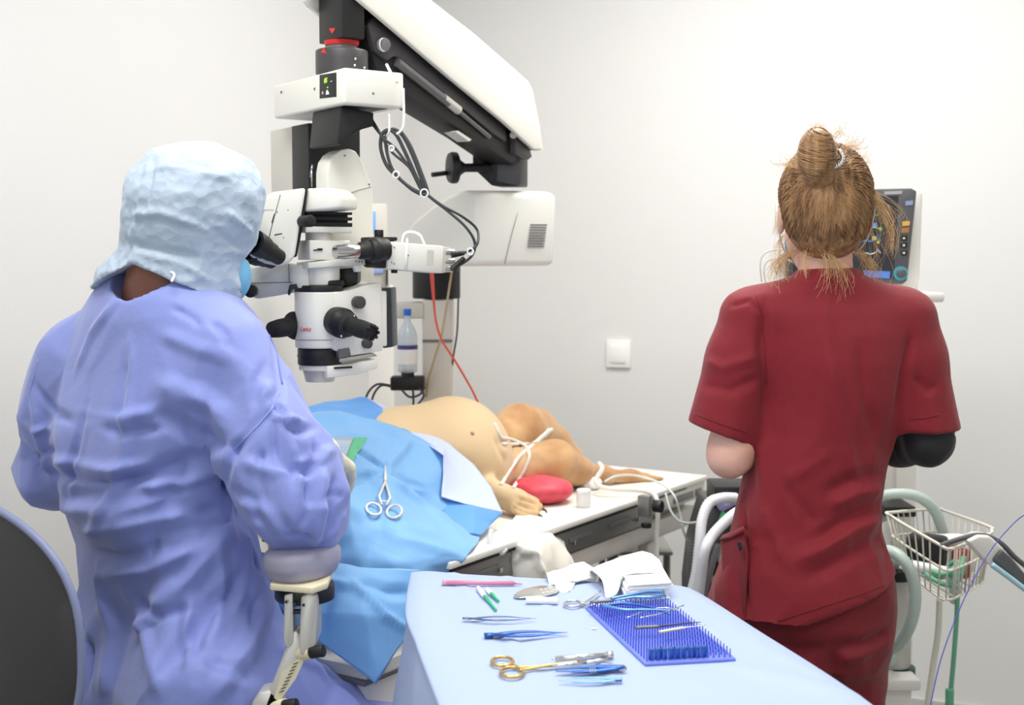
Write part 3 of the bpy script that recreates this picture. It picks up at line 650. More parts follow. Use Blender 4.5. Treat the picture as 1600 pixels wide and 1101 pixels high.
GW = [
 # right sleeve
 ([(420, 505), (438, 560), (443, 600), (420, 640), (392, 672), (366, 700), (360, 740)], .018, -.010), ([(432, 620), (405, 655), (375, 690)], .012, .009),
 ([(425, 620), (452, 668), (470, 675), (505, 660)], .014, -.009), ([(425, 645), (450, 655), (490, 652)], .013, .008), ([(424, 650), (427, 690), (430, 722)], .012, -.010),
 ([(487, 690), (495, 712), (478, 735), (445, 730)], .016, -.013), ([(380, 720), (420, 735), (440, 745), (455, 800), (470, 830)], .018, .012), ([(440, 735), (500, 715), (520, 700)], .016, .011),
 ([(480, 750), (478, 800), (455, 830)], .014, -.010), ([(505, 730), (500, 790), (490, 850)], .018, .010), ([(525, 740), (518, 800), (500, 850)], .016, -.008), ([(380, 780), (420, 800), (450, 840)], .02, .010),
 ([(364, 755), (400, 785), (430, 840)], .018, -.010), ([(540, 800), (520, 830), (495, 845)], .012, .008),
 # side seam under the arm and the fold of the back
 ([(366, 700), (362, 760), (368, 800)], .02, -.014), ([(362, 745), (345, 790), (300, 800)], .02, -.010),
 ([(190, 560), (180, 620), (172, 680)], .025, -.008), ([(250, 600), (310, 620), (355, 655)], .03, .012), ([(240, 640), (300, 670), (360, 700)], .03, -.013), ([(130, 600), (115, 680), (100, 760)], .02, -.012),
 ([(60, 620), (65, 690), (85, 760)], .025, .010), ([(30, 690), (60, 730), (100, 750)], .02, -.009), ([(200, 520), (196, 580), (180, 620)], .012, .006), ([(270, 480), (300, 495), (310, 510)], .01, -.006),
 ([(60, 780), (150, 770), (240, 740), (340, 700)], .03, -.009), ([(110, 830), (200, 820), (300, 800)], .03, .012), ([(70, 790), (180, 800), (300, 770)], .022, .008),
 ([(200, 620), (190, 720), (150, 830)], .022, .008), ([(300, 700), (250, 800), (230, 900)], .028, -.009), ([(360, 820), (300, 900), (215, 980)], .03, .012), ([(400, 880), (330, 960), (260, 1050)], .03, -.011),
 ([(420, 930), (390, 1010), (330, 1090)], .03, .012), ([(200, 940), (260, 960), (300, 950)], .02, -.010), ([(190, 920), (230, 1000), (250, 1080)], .025, .010), ([(340, 850), (350, 930), (330, 1000)], .022, .009),
 ([(440, 1010), (500, 1040), (560, 1090)], .02, .008), ([(300, 1000), (330, 1040), (400, 1060)], .022, -.010), ([(150, 880), (170, 980), (160, 1090)], .03, .010)]
GX = [([(205, 545), (201, 600), (196, 640)], .010, .006), ([(180, 470), (140, 520), (112, 580)], .018, .007), ([(330, 500), (352, 520), (362, 545)], .012, -.008), ([(250, 520), (310, 545), (365, 560)], .022, .007),
 ([(110, 640), (180, 655), (250, 640)], .018, .008), ([(120, 660), (185, 678), (260, 668)], .014, -.008), ([(85, 720), (160, 735), (240, 725)], .018, .009), ([(90, 745), (165, 755), (250, 745)], .014, -.009), ([(210, 760), (280, 755), (350, 730)], .018, .010),
 ([(120, 860), (190, 870), (260, 850)], .02, -.009), ([(150, 900), (230, 890), (320, 850)], .02, .010), ([(380, 830), (385, 890), (370, 950)], .018, .010), ([(400, 850), (402, 920), (392, 990)], .014, -.010), ([(300, 930), (290, 990), (300, 1060)], .018, .010), ([(120, 950), (140, 1010), (135, 1080)], .018, -.010),
 ([(420, 560), (400, 600), (395, 640)], .014, -.006), ([(60, 600), (80, 640), (110, 660)], .016, -.008), ([(30, 650), (55, 670), (80, 668)], .012, .007), ([(25, 720), (55, 715), (85, 700)], .012, -.007), ([(410, 700), (405, 740), (420, 780)], .012, -.008), ([(455, 690), (470, 740), (468, 780)], .012, .008), ([(500, 780), (520, 770), (535, 775)], .010, -.006), ([(430, 800), (470, 790), (510, 800)], .012, .007), ([(395, 800), (440, 830), (490, 838)], .012, -.008)]
vs = creases(vs, fs, [(a, w*.85, h*1.35) for a, w, h in GW+GX], gh)
gown = make('gown', (vs, fs), M_gown, s_root, smooth=180); gh = cast(vs, fs)
M_gown2 = mat('gown_tie', (106, 120, 214), .6); M_purple = mat('tie_purple', (136, 108, 226), .6); M_seam = mat('gown_seam', (142, 158, 230), .6)
seam(dens([(412, 505), (432, 550), (441, 600)]), .0016, M_gown2, 'armhole_seam', gh, gown, 0)
seam(dens([(437, 612), (424, 640), (405, 662), (378, 690), (366, 702)]), .0014, M_seam, 'armhole_seam', gh, gown, 0)
seam(dens([(60, 560), (45, 620), (55, 690)]), .001, M_seam, 'back_seam', gh, gown, 0)
# hood
F = Field(tuple(P(120, 560, SY)-V((0, .3, 0))), tuple(P(430, 215, SY)+V((0, .3, 0))), .0045)
F.ell(tuple(P(301, 322, SY)), (.114, .112, .098), (shR[0], shR[1], shR[2]) if 0 else None, 0)
F.ell(tuple(P(312, 292, SY+.0)), (.100, .105, .066), None, .03)
F.cone(tuple(P(298, 350, SY)), tuple(P(292, 408, SY)), .100, .092, .03)
F.cone(tuple(P(325, 400, SY+.01)), tuple(P(345, 442, SY+.01)), .062, .042, .03)
F.loft([sz(y) for y in (380, 405, 425, 450, 480)], [sx(x) for x in (285, 262, 248, 240, 236)], [SY+.02]*5, [.10, .112, .125, .14, .15], [.10, .10, .10, .10, .10], rot=ra, k=.03)
F.loft([sz(y) for y in (395, 412, 430, 455, 500)], [sx(x) for x in (285, 262, 248, 240, 236)], [SY+.02]*5, [.07, .100, .13, .158, .19], [.07, .085, .09, .095, .105], rot=ra, k=0) if 0 else None
F.ell(tuple(loc(shc, shR, (0, .10, -.045))), (.062, .08, .052), shR, .004, 'cut')
# lower edge of the hood: slanting from the shoulder down to the chin
X, Y, Z = F.ax[0][:, None, None], F.ax[1][None, :, None], F.ax[2][None, None, :]
pa, pb = P(170, 425, 2.0), P(345, 474, 2.0); sl = (pb.z-pa.z)/(pb.x-pa.x)
pm_ = P(202, 411, 2.0); pq_ = P(158, 430, 2.0); s1 = (pb.z-pm_.z)/(pb.x-pm_.x); s2 = (pq_.z-pm_.z)/(pq_.x-pm_.x); front = np.where(X > pm_.x, pm_.z+s1*(X-pm_.x), pm_.z+s2*(X-pm_.x)); F.V = np.maximum(F.V, (front-Z)+0*Y)
vs, fs = fin(F, 2); hh = cast(vs, fs)
vs = faceted(vs, fs, 420, .004, 5, .8, .75, None, 1, .4); vs = crumple(vs, fs, [((16, 16, 34), .002)], 4)
vs = creases(vs, fs, [([(232, 250), (222, 300), (212, 345), (205, 375)], .010, .005), ([(240, 250), (232, 300), (222, 340)], .008, -.004), ([(205, 335), (250, 332), (290, 345), (335, 362)], .009, .005), ([(200, 345), (250, 345), (300, 358)], .008, -.004),
   ([(355, 330), (372, 345), (392, 362)], .009, .006), ([(300, 345), (340, 362), (378, 392)], .008, -.004), ([(205, 380), (250, 392), (310, 400)], .010, -.006), ([(195, 370), (205, 390), (190, 410)], .010, -.005), ([(215, 395), (280, 410), (330, 440)], .010, .005), ([(240, 262), (300, 262), (360, 280)], .008, .003)], hh)
make('hood', (vs, fs), M_hood, s_root, smooth=180)
# mask
F = Field(tuple(shc-V((.15, .15, .18))), tuple(shc+V((.2, .2, .06))), .004)
F.ell(tuple(loc(shc, shR, (0, .055, -.06))), (.068, .075, .062), shR, 0); F.ell(tuple(loc(shc, shR, (0, .045, -.06))), (.065, .074, .068), shR, 0, 'cut'); F.plane(tuple(loc(shc, shR, (0, .03, 0))), tuple(-shR[1])); F.plane(tuple(loc(shc, shR, (0, 0, -.022))), tuple(shR[2]))
vs, fs = fin(F); msk = make('face_mask', (vs, fs), M_mask, s_root, smooth=180)
# collar tape and mask strings at the nape
cp = [on(gh, x, y, .002) for x, y in dens([(182, 420), (198, 424), (214, 432)], 3)]; cp = [c for c in cp if c is not None]
if len(cp) > 1: make('neck_tape', MB().tube(cp, .007, 8, flat=.3), M_purple, gown, smooth=180, label='purple neck tape')
mb = MB(); mb.tube([P(258, 422, 2.01), P(272, 428, 2.0), P(268, 440, 1.99)], .0022, 6, 5); make('mask_string', mb, M_sw, msk, smooth=180)
# ---------------------------------------------------------------- surgeon's stool with backrest and arm pad
M_char = mat('charcoal_vinyl', (52, 50, 52), .55, bump=[('noise', 260, .0004)]); M_rim = mat('stool_rim', (122, 130, 165), .5)
M_pad = mat('pad_grey', (160, 158, 178), .5, bump=[('noise', 200, .0002)]); M_alu = mat('cast_aluminium', (208, 206, 198), .38, .35); M_knob = mat('black_plastic', (24, 24, 25), .42); M_white = mat('white_enamel', (240, 238, 228), .32)
seat_c = V((pel.x-.01, pel.y, .60))
st = thing('surgeon_stool', "surgeon's wheeled stool with charcoal backrest and grey arm pad", 'stool', (seat_c.x, seat_c.y, 0))
mb = MB(); mb.lathe(seat_c, (0, 0, 1), [(-.03, .15), (-.025, .19), (0, .205), (.03, .20), (.05, .17), (.055, .05)], 40); make('seat', mb, M_char, st, smooth=60)
mb = MB(); mb.cyl(V((seat_c.x, seat_c.y, .12)), V((seat_c.x, seat_c.y, .34)), .03); mb.cyl(V((seat_c.x, seat_c.y, .3)), V((seat_c.x, seat_c.y, .575)), .018); mb.cyl(V((seat_c.x, seat_c.y, .55)), V((seat_c.x, seat_c.y, .575)), .09); make('gas_column', mb, M_chrome, st)
for i in range(5):
    a = i*2*math.pi/5+.3; d = V((math.cos(a), math.sin(a), 0)); e = V((seat_c.x, seat_c.y, .085))+d*.27
    lg = make('leg', MB().tube([V((seat_c.x, seat_c.y, .135)), lerp(V((seat_c.x, seat_c.y, .125)), e, .5), e], lambda t: .022-.007*t, 10), M_alu, st)
    make('caster', MB().cyl(e+V((-d.y*.014, d.x*.014, -.055)), e+V((d.y*.014, -d.x*.014, -.055)), .03, bev=.003).cyl(e-V((0, 0, .04)), e, .008), M_knob, lg)
# backrest: curved rounded panel
bc = P(-44, 972, 1.83); W, Hh = .255, .185; rows = []
def back_pt(u, v, off): # superellipse map
    r = max(abs(u), abs(v)); 
    if r < 1e-6: e = 0, 0
    else:
        n = 2.6; q = (abs(u)**n+abs(v)**n)**(1/n); e = u*r/q, v*r/q
    x_, z_ = e[0]*W, e[1]*Hh
    puff = .022*(1-(e[0]**2+e[1]**2)**2*.9) if e[0]**2+e[1]**2 < 1.05 else 0
    return bc+sd*x_+V((0, 0, z_))+fw*(-.25*0+.9*x_*x_+off*max(puff, .002))
g = [[(i/16*2-1, j/16*2-1) for i in range(17)] for j in range(17)]
vs = []; fs = []
for sgn in (1, -1):
    for r_ in g:
        for (u, v) in r_: vs.append(tuple(back_pt(u, v, sgn)))
for sgn in (0, 1):
    for j in range(16):
        for i in range(16):
            a = sgn*289+j*17+i; q = (a, a+1, a+18, a+17); fs.append(q if sgn else q[::-1])
bd = [i for i in range(17)]+[i*17+16 for i in range(1, 17)]+[16*17+i for i in range(15, -1, -1)]+[i*17 for i in range(15, 0, -1)]
for a, b in zip(bd, bd[1:]+bd[:1]): fs.append((a, b, b+289, a+289))
br = make('backrest', (vs, fs), M_char, st, smooth=60)
make('rim', MB().tube([V(vs[i])*.5+V(vs[i+289])*.5 for i in bd], .0055, 8, closed=True), M_rim, br, smooth=180, label='blue-grey edging of the backrest')
make('backrest_bar', MB().tube([bc-V((0, 0, .05))-fw*.025, bc-V((0, 0, .22))-fw*.03, bc-V((0, 0, .36))+fw*.02, seat_c-V((0, 0, .03))-fw*.06], .014, 10, 6), M_knob, st, smooth=180)
# arm pad on its bracket
ay = 1.90
pz = P(465, 885, ay); pa_ = V((.82, -.35, 0)).normalized(); pb_ = V((.35, .82, 0)).normalized()
def px_prism(pts, Y, depth, mb=None, bev=.003, dirv=None):
    """an outline standing at depth Y, extruded away by a real thickness"""
    mb = mb or MB(); return mb.prism([P(x, y, Y) for x, y in pts], (V(dirv) if dirv is not None else V((0, 1, 0)))*depth, bev)
F = Field(tuple(pz-V((.11, .12, .06))), tuple(pz+V((.11, .22, .06))), .004)
F.loft([pz.z-.026, pz.z-.02, pz.z-.005, pz.z+.012, pz.z+.02, pz.z+.024], [pz.x]*6, [ay+.045]*6, [.036, .042, .047, .047, .042, .032], [.052, .060, .068, .068, .062, .052], rot=-.5, k=0, pw=2.5)
vs, fs = fin(F, 3); pad = make('arm_pad', (vs, fs), M_pad, st, smooth=180, label='grey padded arm rest')
M_cream = mat('cream_plastic', (226, 216, 186), .5)
make('pad_board', MB().prism([V((pz.x+x*.9, ay+.045+y*.9, pz.z-.034)) for x, y in ((-.045, -.06), (.03, -.085), (.05, -.05), (.045, .07), (.0, .08), (-.05, .04))], (0, 0, .010), .002), M_cream, pad)
make('pad_swivel', MB().cyl(V((pz.x+.004, ay+.04, pz.z-.06)), V((pz.x+.004, ay+.04, pz.z-.034)), .046, bev=.004), M_knob, pad)
arm = V((1, -.25, 0)).normalized()
mb = MB(); px_prism([(444, 930), (458, 926), (458, 1003), (452, 1012), (446, 1010), (443, 1000)], ay-.005, .05, mb, .002)
px_prism([(470, 932), (482, 926), (494, 930), (496, 940), (494, 1002), (486, 1022), (470, 1024), (467, 1010)], ay-.012, .055, mb, .003)
px_prism([(446, 928), (494, 928), (494, 942), (446, 942)], ay, .05, mb, .002)
br_ = make('bracket', mb, M_alu, st)
for (x, y) in ((447, 940), (460, 943), (474, 945)): make('bracket_hole', MB().cyl(P(x, y, ay-.014), P(x, y, ay+.01), .0022), M_knob, br_)
make('bracket_slot', MB().box(P(465, 955, ay-.004), (.012, .01, .006), bev=.002), M_knob, br_)
mb = MB(); px_prism([(452, 992), (462, 984), (468, 992), (472, 1010), (484, 1024), (470, 1032), (440, 1090), (425, 1108), (408, 1112), (420, 1080), (447, 1010)], ay-.002, .034, mb, .004)
lk = make('link_arm', mb, M_alu, st)
mb = MB(); px_prism([(472, 1024), (440, 1052), (428, 1090), (436, 1096), (462, 1060), (474, 1034)], ay-.004, .002, mb, .0); make('label_sticker', mb, M_cream, lk)
mb = MB()
for k in range(9):
    a, b = lerp(V((462, 1036)+(0,)), V((440, 1080)+(0,)), k/8), None
    mb.box(P(a[0], a[1], ay-.0052), (.008, .0006, .0012), (V((.8, 0, .3)).normalized(), V((0, 1, 0)), V((-.3, 0, .8)).normalized()))
make('sticker_print', mb, M_knob, lk)
for (x, y) in ((494, 1019), (452, 1103)):
    kb = make('hinge_boss', MB().cyl(P(x-26, y+1, ay+.01), P(x-6, y-1, ay-.006), .013, .011, bev=.001), M_cream, st)
    make('clamp_knob', MB().cyl(P(x-9, y, ay-.008), P(x+12, y-3, ay-.014), .0095, bev=.0015), M_knob, kb)
mb = MB(); px_prism([(404, 1082), (424, 1078), (438, 1090), (440, 1120), (396, 1122), (392, 1100)], ay-.002, .045, mb, .004)
mb.tube([P(410, 1110, ay+.02), P(380, 1180, ay+.02), P(330, 1290, ay+.06), seat_c-V((0, 0, .03))+sd*.05], .016, 10, 6)
make('arm_base', mb, M_alu, st, smooth=60)
# ================================================================ SURGICAL MICROSCOPE
M_scope = mat('scope_white', (238, 236, 226), .35, coat=.1); M_scopeg = mat('scope_grey', (214, 210, 200), .4)
M_blk = mat('matte_black', (22, 22, 23), .5); M_gry = mat('dark_grey_metal', (74, 72, 74), .42, .3); M_mid = mat('mid_grey_metal', (120, 118, 120), .4, .3)
M_red = mat('marker_red', (222, 40, 36), .5); M_rubber = mat('rubber', (30, 30, 31), .7, bump=[('wave', (220, 220, 220), .0006)])
M_wtie = mat('white_nylon', (246, 246, 242), .4); M_led = mat('led_green', (170, 240, 60), .5, emit=(170, 240, 50, 1.6)); M_cable = mat('cable_grey', (62, 62, 64), .45)
u = V((.82, .57, 0)).normalized(); v = V((-u.y, u.x, 0)); up = V((0, 0, 1)); B0 = P(537, 105, 2.30)
def pr(x, y, off=0): return PP(x, y, B0+v*off, v)
def pl(x, y, off=0): return PP(x, y, B0+u*off, u)
def zof(py, Y): return P(800, py, Y).z
msr = P(690, 900, 3.25)
T = thing('surgical_microscope', 'white and black surgical microscope on a tall floor stand, above the draped dog', 'microscope', (msr.x, msr.y, 0))
def K_(nm, mb, m, par=T, sm=40, **k): return make(nm, mb, m, par, smooth=sm, **k)
# floor stand
cy = 3.22; cc = P(684, 500, cy)
mb = MB(); mb.box((cc.x, cc.y, .06), (.62, .55, .07), (u, v, up), .02, 3); base = K_('stand_base', mb, M_scopeg)
for a in (-1, 1):
    for b in (-1, 1): c = V((cc.x, cc.y, .03))+u*.27*a+v*.23*b; K_('caster', MB().cyl(c-u*.014, c+u*.014, .03, bev=.003), M_blk, base)
mb = MB(); mb.box((cc.x+.002, cc.y, (zof(466, cy)+.09)/2), (.076, .11, zof(466, cy)-.09), None, .008, 3); col = K_('stand_column', mb, M_scopeg)
K_('column_seam', MB().box((cc.x+.002, cc.y-.056, zof(530, cy)), (.074, .004, .006)), M_mid, col)
mb = MB(); mb.box(P(637, 484, cy-.02), (.085, .08, .04), None, .006); K_('column_bracket', mb, M_scopeg, col)
K_('column_collar', MB().cyl(P(682, 466, cy), P(682, 412, cy), .060, bev=.003, n=40), M_blk, sm=50)
# horizontal arm housing
lf = V((-.60, .80, 0)); rf = V((.955, .295, 0)).normalized(); nL = V((-.8, -.6, 0)); G = P(738, 350, 2.95)
hl = lambda x, y: PP(x, y, G, nL)
K_('arm_housing', MB().prism([hl(736, 415), hl(739, 300), hl(722, 296), hl(700, 304), hl(672, 322), hl(645, 345), hl(628, 366), hl(626, 410), hl(640, 416)], rf*.205, .014, 4, 18), M_scope, sm=50)
hs = T.children[-1]; hf = lambda x, y, o=0: PP(x, y, G, rf.cross(up))-rf.cross(up)*(-o)
nF = V((rf.y, -rf.x, 0))
def hf(x, y, o=.001): return PP(x, y, G+nF*o, nF)
for k in range(9):
    y = 350+k*4.2; K_('vent_slot', MB().prism([hf(829-k*.55, y), hf(855-k*.55, y+.3), hf(854.5-k*.55, y+2.1), hf(828.5-k*.55, y+1.8)], -nF*.0018), M_mid, hs)
K_('housing_seam', MB().tube([hf(817, 305, .0), hf(801, 360, .0), hf(788, 413, .0)], .0007, 6), M_mid, hs, 180)
# swing arm with its cover
aN, aF = P(533, -70, 2.457), P(800, 205, 3.0); ah = V((aF.x-aN.x, aF.y-aN.y, 0)).normalized(); nA = V((ah.y, -ah.x, 0))
def pa2(x, y, off=0): return PP(x, y, aN+nA*off, nA)
cov = [(560, -2), (700, 118), (790, 192), (835, 233), (848, 233), (843, 195), (832, 141), (826, 128), (812, 115), (740, 52), (668, -4), (600, -62), (575, -80), (562, -62), (556, -10)]
mb = MB(); mb.prism([pa2(x, y, .062) for x, y in cov], -nA*.012, .003)
top_ = [(848, 233), (843, 195), (832, 141), (826, 128), (812, 115), (740, 52), (668, -4), (600, -62), (575, -80), (562, -62)]
tp = [pa2(x, y, .061) for x, y in top_]
for a, b in zip(tp, tp[1:]):
    inn = (b-a).cross(nA).normalized()*.010
    mb.hexa([a, b, b-nA*.12, a-nA*.12, a-inn, b-inn, b-inn-nA*.12, a-inn-nA*.12])
mb.prism([p-nA*.118 for p in [pa2(x, y, .061) for x, y in cov]], -nA*.010, .002)
K_('arm_cover', mb, M_scope, sm=35, label='white cover shell of the swing arm')
beam = K_('swing_arm', MB().prism([pa2(x, y, .03) for x, y in [(572, -10), (600, 20), (700, 112), (830, 228), (828, 246), (800, 256), (740, 214), (640, 152), (590, 112), (578, 70)]], -nA*.07, .004).prism([pa2(x, y, .03) for x, y in [(520, -110), (600, -50), (600, 10), (572, -8), (520, -40)]], -nA*.07, .004), M_blk, sm=35)
K_('side_plate', MB().prism([pa2(x, y, .040) for x, y in [(583, 26), (575, 38), (586, 78), (606, 95), (616, 88), (624, 90), (700, 150), (770, 208), (792, 222), (790, 196), (700, 118), (640, 70)]], -nA*.012, .003), M_gry, beam)
K_('gas_strut', MB().cyl(pa2(620, 97, .036), pa2(700, 160, .036), .0095).cyl(pa2(700, 160, .036), pa2(765, 214, .036), .005), M_mid, beam, 60)
K_('strut_label', MB().cyl(pa2(692, 153, .036), pa2(716, 172, .036), .0100), M_scopeg, beam, 60)
bt = K_('pivot_bolt', MB().cyl(pa2(599, 70, .040), pa2(599, 70, .050), .014, bev=.002), M_mid, beam); K_('bolt_ring', MB().tube([pa2(599, 70, .050)+ah*math.cos(a)*.012+up*math.sin(a)*.012 for a in np.linspace(0, 6.0, 20)], .0012, 6, closed=True), M_wtie, bt, 180)
K_('lower_strip', MB().prism([pa2(x, y, .035) for x, y in [(712, 206), (716, 204), (737, 218), (733, 221)]], -nA*.03), M_scopeg, beam)
K_('pivot_pin', MB().cyl(pa2(802, 211, .03), pa2(802, 211, .046), .008, bev=.001), M_scopeg, beam)
K_('cover_bracket', MB().prism([pa2(x, y, .045) for x, y in [(806, 206), (826, 222), (832, 245), (826, 250), (806, 240)]], -nA*.09, .003), M_gry, beam)
# joint above the housing, with its hand wheel
jt = K_('joint_block', MB().prism([P(x, y, 2.97) for x, y in [(740, 205), (782, 200), (800, 212), (812, 236), (812, 290), (768, 290), (752, 275), (738, 262), (738, 240)]], (.02, .075, 0), .004), M_blk, sm=35)
K_('joint_plate', MB().prism([P(x, y, 2.965) for x, y in [(777, 238), (811, 246), (811, 290), (776, 283)]], (.0, .006, 0), .001), M_gry, jt)
wh = K_('hand_wheel', MB().lathe(P(700, 262, 2.93), P(740, 262, 2.95)-P(700, 262, 2.93), [(0, .02), (.003, .033), (.010, .036), (.020, .035), (.026, .02), (.04, .010), (.10, .010)], 32), M_blk, sm=50)
K_('crank_handle', MB().cyl(P(675, 273, 2.92), P(706, 269, 2.95), .0055, bev=.001), M_blk, wh)
# suspension: post, rotating collar, control box
ax_ = P(534, 80, 2.457)
def A_(py, Y=2.457): return V((ax_.x, ax_.y, zof(py, Y)))
pc = A_(0); hu, hv = .024, .048
mb = MB(); pb0 = V((pc.x, pc.y, zof(60, 2.42))); mb.hexa([pb0+u*a*hu+v*b*hv for a, b in ((-1, -1), (1, -1), (1, 1), (-1, 1))]+[pb0+V((0, 0, .25))+u*a*hu+v*b*hv for a, b in ((-1, -1), (1, -1), (1, 1), (-1, 1))], .003)
post = K_('suspension_post', mb, M_blk)
def plp(x, y, o, off=0): return PP(x, y, o+u*off, u)
pf = pb0-u*(hu+.0006)
K_('red_marker', MB().prism([PP(x, y, pf, u) for x, y in ((514, 44), (524, 44), (519, 53))], u*.0005), M_red, post, 0)
K_('post_ring', MB().cyl(A_(67, 2.42), A_(60, 2.42), .031, .033, n=40), M_red, post)
K_('neck', MB().cyl(A_(78, 2.42), A_(66, 2.42), .029, n=40).cyl(A_(74, 2.42), A_(70, 2.42), .032, n=40), M_mid)
cl = K_('rotating_collar', MB().cyl(A_(112, 2.41), A_(73, 2.41), .0495, bev=.003, n=48), M_gry, sm=50)
def onc(px, py, r, c=None):   # point on a vertical cylinder round the suspension axis
    c = c or ax_; d = ray(px, py); a = d.x*d.x+d.y*d.y; b = -(d.x*c.x+d.y*c.y); q = c.x**2+c.y**2-r*r; t = (-b-math.sqrt(max(b*b-a*q, 0)))/a; return C0+d*t
K_('red_marker', MB().prism([onc(x, y, .0502) for x, y in ((501, 82), (510, 83), (506, 74))], V((.0, .002, 0))), M_red, cl, 0)
for (x, y) in ((555, 92), (554, 102), (569, 106)): K_('collar_screw', MB().sphere(onc(x, y, .0497), .0028, n=10), M_chrome, cl, 180)
zt, zb = B0.z, zof(162, 2.30)
def ubox(nm, c0, lu, lv, z0, z1, m, par=T, bev=.004, **k): # box from its nearest vertical corner
    c = V((c0.x, c0.y, 0))+u*lu/2+v*lv/2; return K_(nm, MB().box((c.x, c.y, (z0+z1)/2), (lu, lv, z1-z0), (u, v, up), bev, 3), m, par, **k)
cb = ubox('control_box', B0, .123, .298, zb, zt, M_scope, bev=.005)
dp = K_('display', MB().prism([pl(x, y, -.001) for x, y in ((499, 117), (525, 113), (525, 151), (499, 154))], u*.003, .0008), M_blk, cb)
K_('display_digits', MB().text('05', pl(508.5, 126, -.0016), -v, up, .012, .0002, True, .25), M_led, dp, 0)
K_('display_print', MB().box(pl(517.5, 127, -.0015), (.0006, .0065, .0012), (u, v, up)).box(pl(504, 145, -.0015), (.0006, .006, .0012), (u, v, up)).box(pl(504, 145, -.0015), (.0006, .0012, .006), (u, v, up)).prism([pl(x, y, -.0015) for x, y in ((509, 148), (514, 147), (513, 143), (511, 140), (509.5, 143))], u*.0005), M_wtie, dp, 0)
K_('display_lamp', MB().sphere(pl(512, 136.5, -.0012), .0014, n=8), M_led, dp)
for x, y in ((440, 144), (492, 139)): K_('box_screw', MB().cyl(pl(x, y, -.0008), pl(x, y, .001), .0028), M_mid, cb)
K_('box_screw', MB().cyl(pr(583, 146, -.0008), pr(583, 146, .001), .0022), M_mid, cb)
K_('box_recess', MB().prism([V((B0.x, B0.y, zb-.0006))+u*a+v*b for a, b in ((.012, .02), (.10, .02), (.10, .09), (.012, .09))], (0, 0, .002)), M_blk, cb)
K_('bracket', MB().prism([PP(x, y, B0+v*.03, v) for x, y in ((533, 166), (584, 176), (584, 197), (566, 202), (548, 212), (533, 227), (527, 224))], v*.115, .002), M_blk)
# black back plate with pale rear cover
q0 = P(482, 240, 2.50)
ubox('back_plate', q0, .113, .075, zof(330, 2.5), zof(192, 2.5), M_blk, bev=.002)
ubox('rear_cover', q0+v*.076+u*.002, .10, .105, zof(330, 2.55), zof(196, 2.55), M_scopeg, bev=.003)
# carrier arm behind the optics
def cr(x, y, off=0): return PP(x, y, P(512, 300, 2.38)+v*off, v)
car = K_('carrier_arm', MB().prism([cr(*p) for p in ((512, 450), (512, 268), (515, 252), (522, 241), (533, 234), (546, 232), (556, 236), (563, 246), (581, 289), (583, 296), (585, 450))], v*.05, .003, 3, 25), M_scope, sm=45)
K_('carrier_rib', MB().tube([cr(535, 306, -.001), cr(560, 296, -.001), cr(581, 290, -.001)], .0012, 6), M_scopeg, car, 180)
for (x, y) in ((538.5, 243), (577, 288)): K_('carrier_screw', MB().cyl(cr(x, y, -.001), cr(x, y, .002), .0018), M_mid, car)
K_('side_pin', MB().tube([P(488, 257, 2.41), P(485, 277, 2.41)], .0016, 6).tube([P(487, 262, 2.405), P(487, 292, 2.405)], .0012, 6), M_chrome, car, 180)
# optics body
c1 = P(499, 500, 2.335)
def stadium(c, L, r, z0, z1, mb=None, bev=.003):
    mb = mb or MB(); pts = []
    for i in range(17): a = math.pi/2+math.pi*i/16; pts.append(V((c.x, c.y, z0))+u*math.cos(a)*r+v*math.sin(a)*r)
    for i in range(9): a = -math.pi/2+math.pi*i/8; pts.append(V((c.x, c.y, z0))+u*(L+math.cos(a)*.006)+v*math.sin(a)*r)
    return mb.prism(pts, (0, 0, z1-z0), bev)
zz_ = lambda y: zof(y, 2.292)
body = K_('optics_body', stadium(c1, .115, .0445, zz_(545), zz_(456)), M_scope, sm=50)
K_('body_seam', MB().tube([onc(x, 531+.0*x, .0447, c1) for x in range(462, 512, 6)]+[V((c1.x, c1.y, zz_(532)))-v*.0447+u*t for t in (.02, .06, .10)], .0006, 5), M_mid, body, 180)
K_('maker_logo', MB().text('Leica', onc(477, 514, .0450, c1), (onc(482, 514, .045, c1)-onc(472, 514, .045, c1)), up, .0115, .0002, False, .35), M_red, body, 0, label='small red script logo')
def br2(x, y, off=0): return PP(x, y, V((c1.x, c1.y, 0))-v*(.0445-off), v)
K_('body_flank', MB().prism([br2(*p, -.002) for p in ((521, 458), (545, 454), (570, 446), (592, 441), (596, 443), (598, 548), (545, 556), (521, 546))], v*.08, .002), M_scope, body)
K_('flank_notch', MB().prism([br2(*p, -.004) for p in ((528, 546), (546, 543), (549, 556), (530, 560))], v*.03, .001), M_mid, body)
K_('neck_ring', MB().cyl(V((c1.x, c1.y, zz_(457))), V((c1.x, c1.y, zz_(446))), .0435, n=40, bev=.002).cyl(V((c1.x, c1.y, zz_(447)))+u*.012, V((c1.x, c1.y, zz_(438)))+u*.012, .036, n=40, bev=.002), M_blk)
K_('lens_ring', MB().cyl(V((c1.x, c1.y, zz_(572))), V((c1.x, c1.y, zz_(546))), .040, n=40, bev=.002).cyl(V((c1.x, c1.y, zz_(559))), V((c1.x, c1.y, zz_(557))), .0412, n=40), M_blk, sm=50)
K_('lens_skirt', MB().cyl(V((c1.x, c1.y, zz_(599))), V((c1.x, c1.y, zz_(571))), .026, .034, n=40).cyl(V((c1.x, c1.y, zz_(580))), V((c1.x, c1.y, zz_(571))), .038, n=40), M_scopeg, sm=50)
il = K_('light_housing', MB().prism([br2(*p, .0) for p in ((511, 572), (548, 569), (590, 560), (592, 575), (560, 585), (511, 591))], v*.06, .003), M_scope)
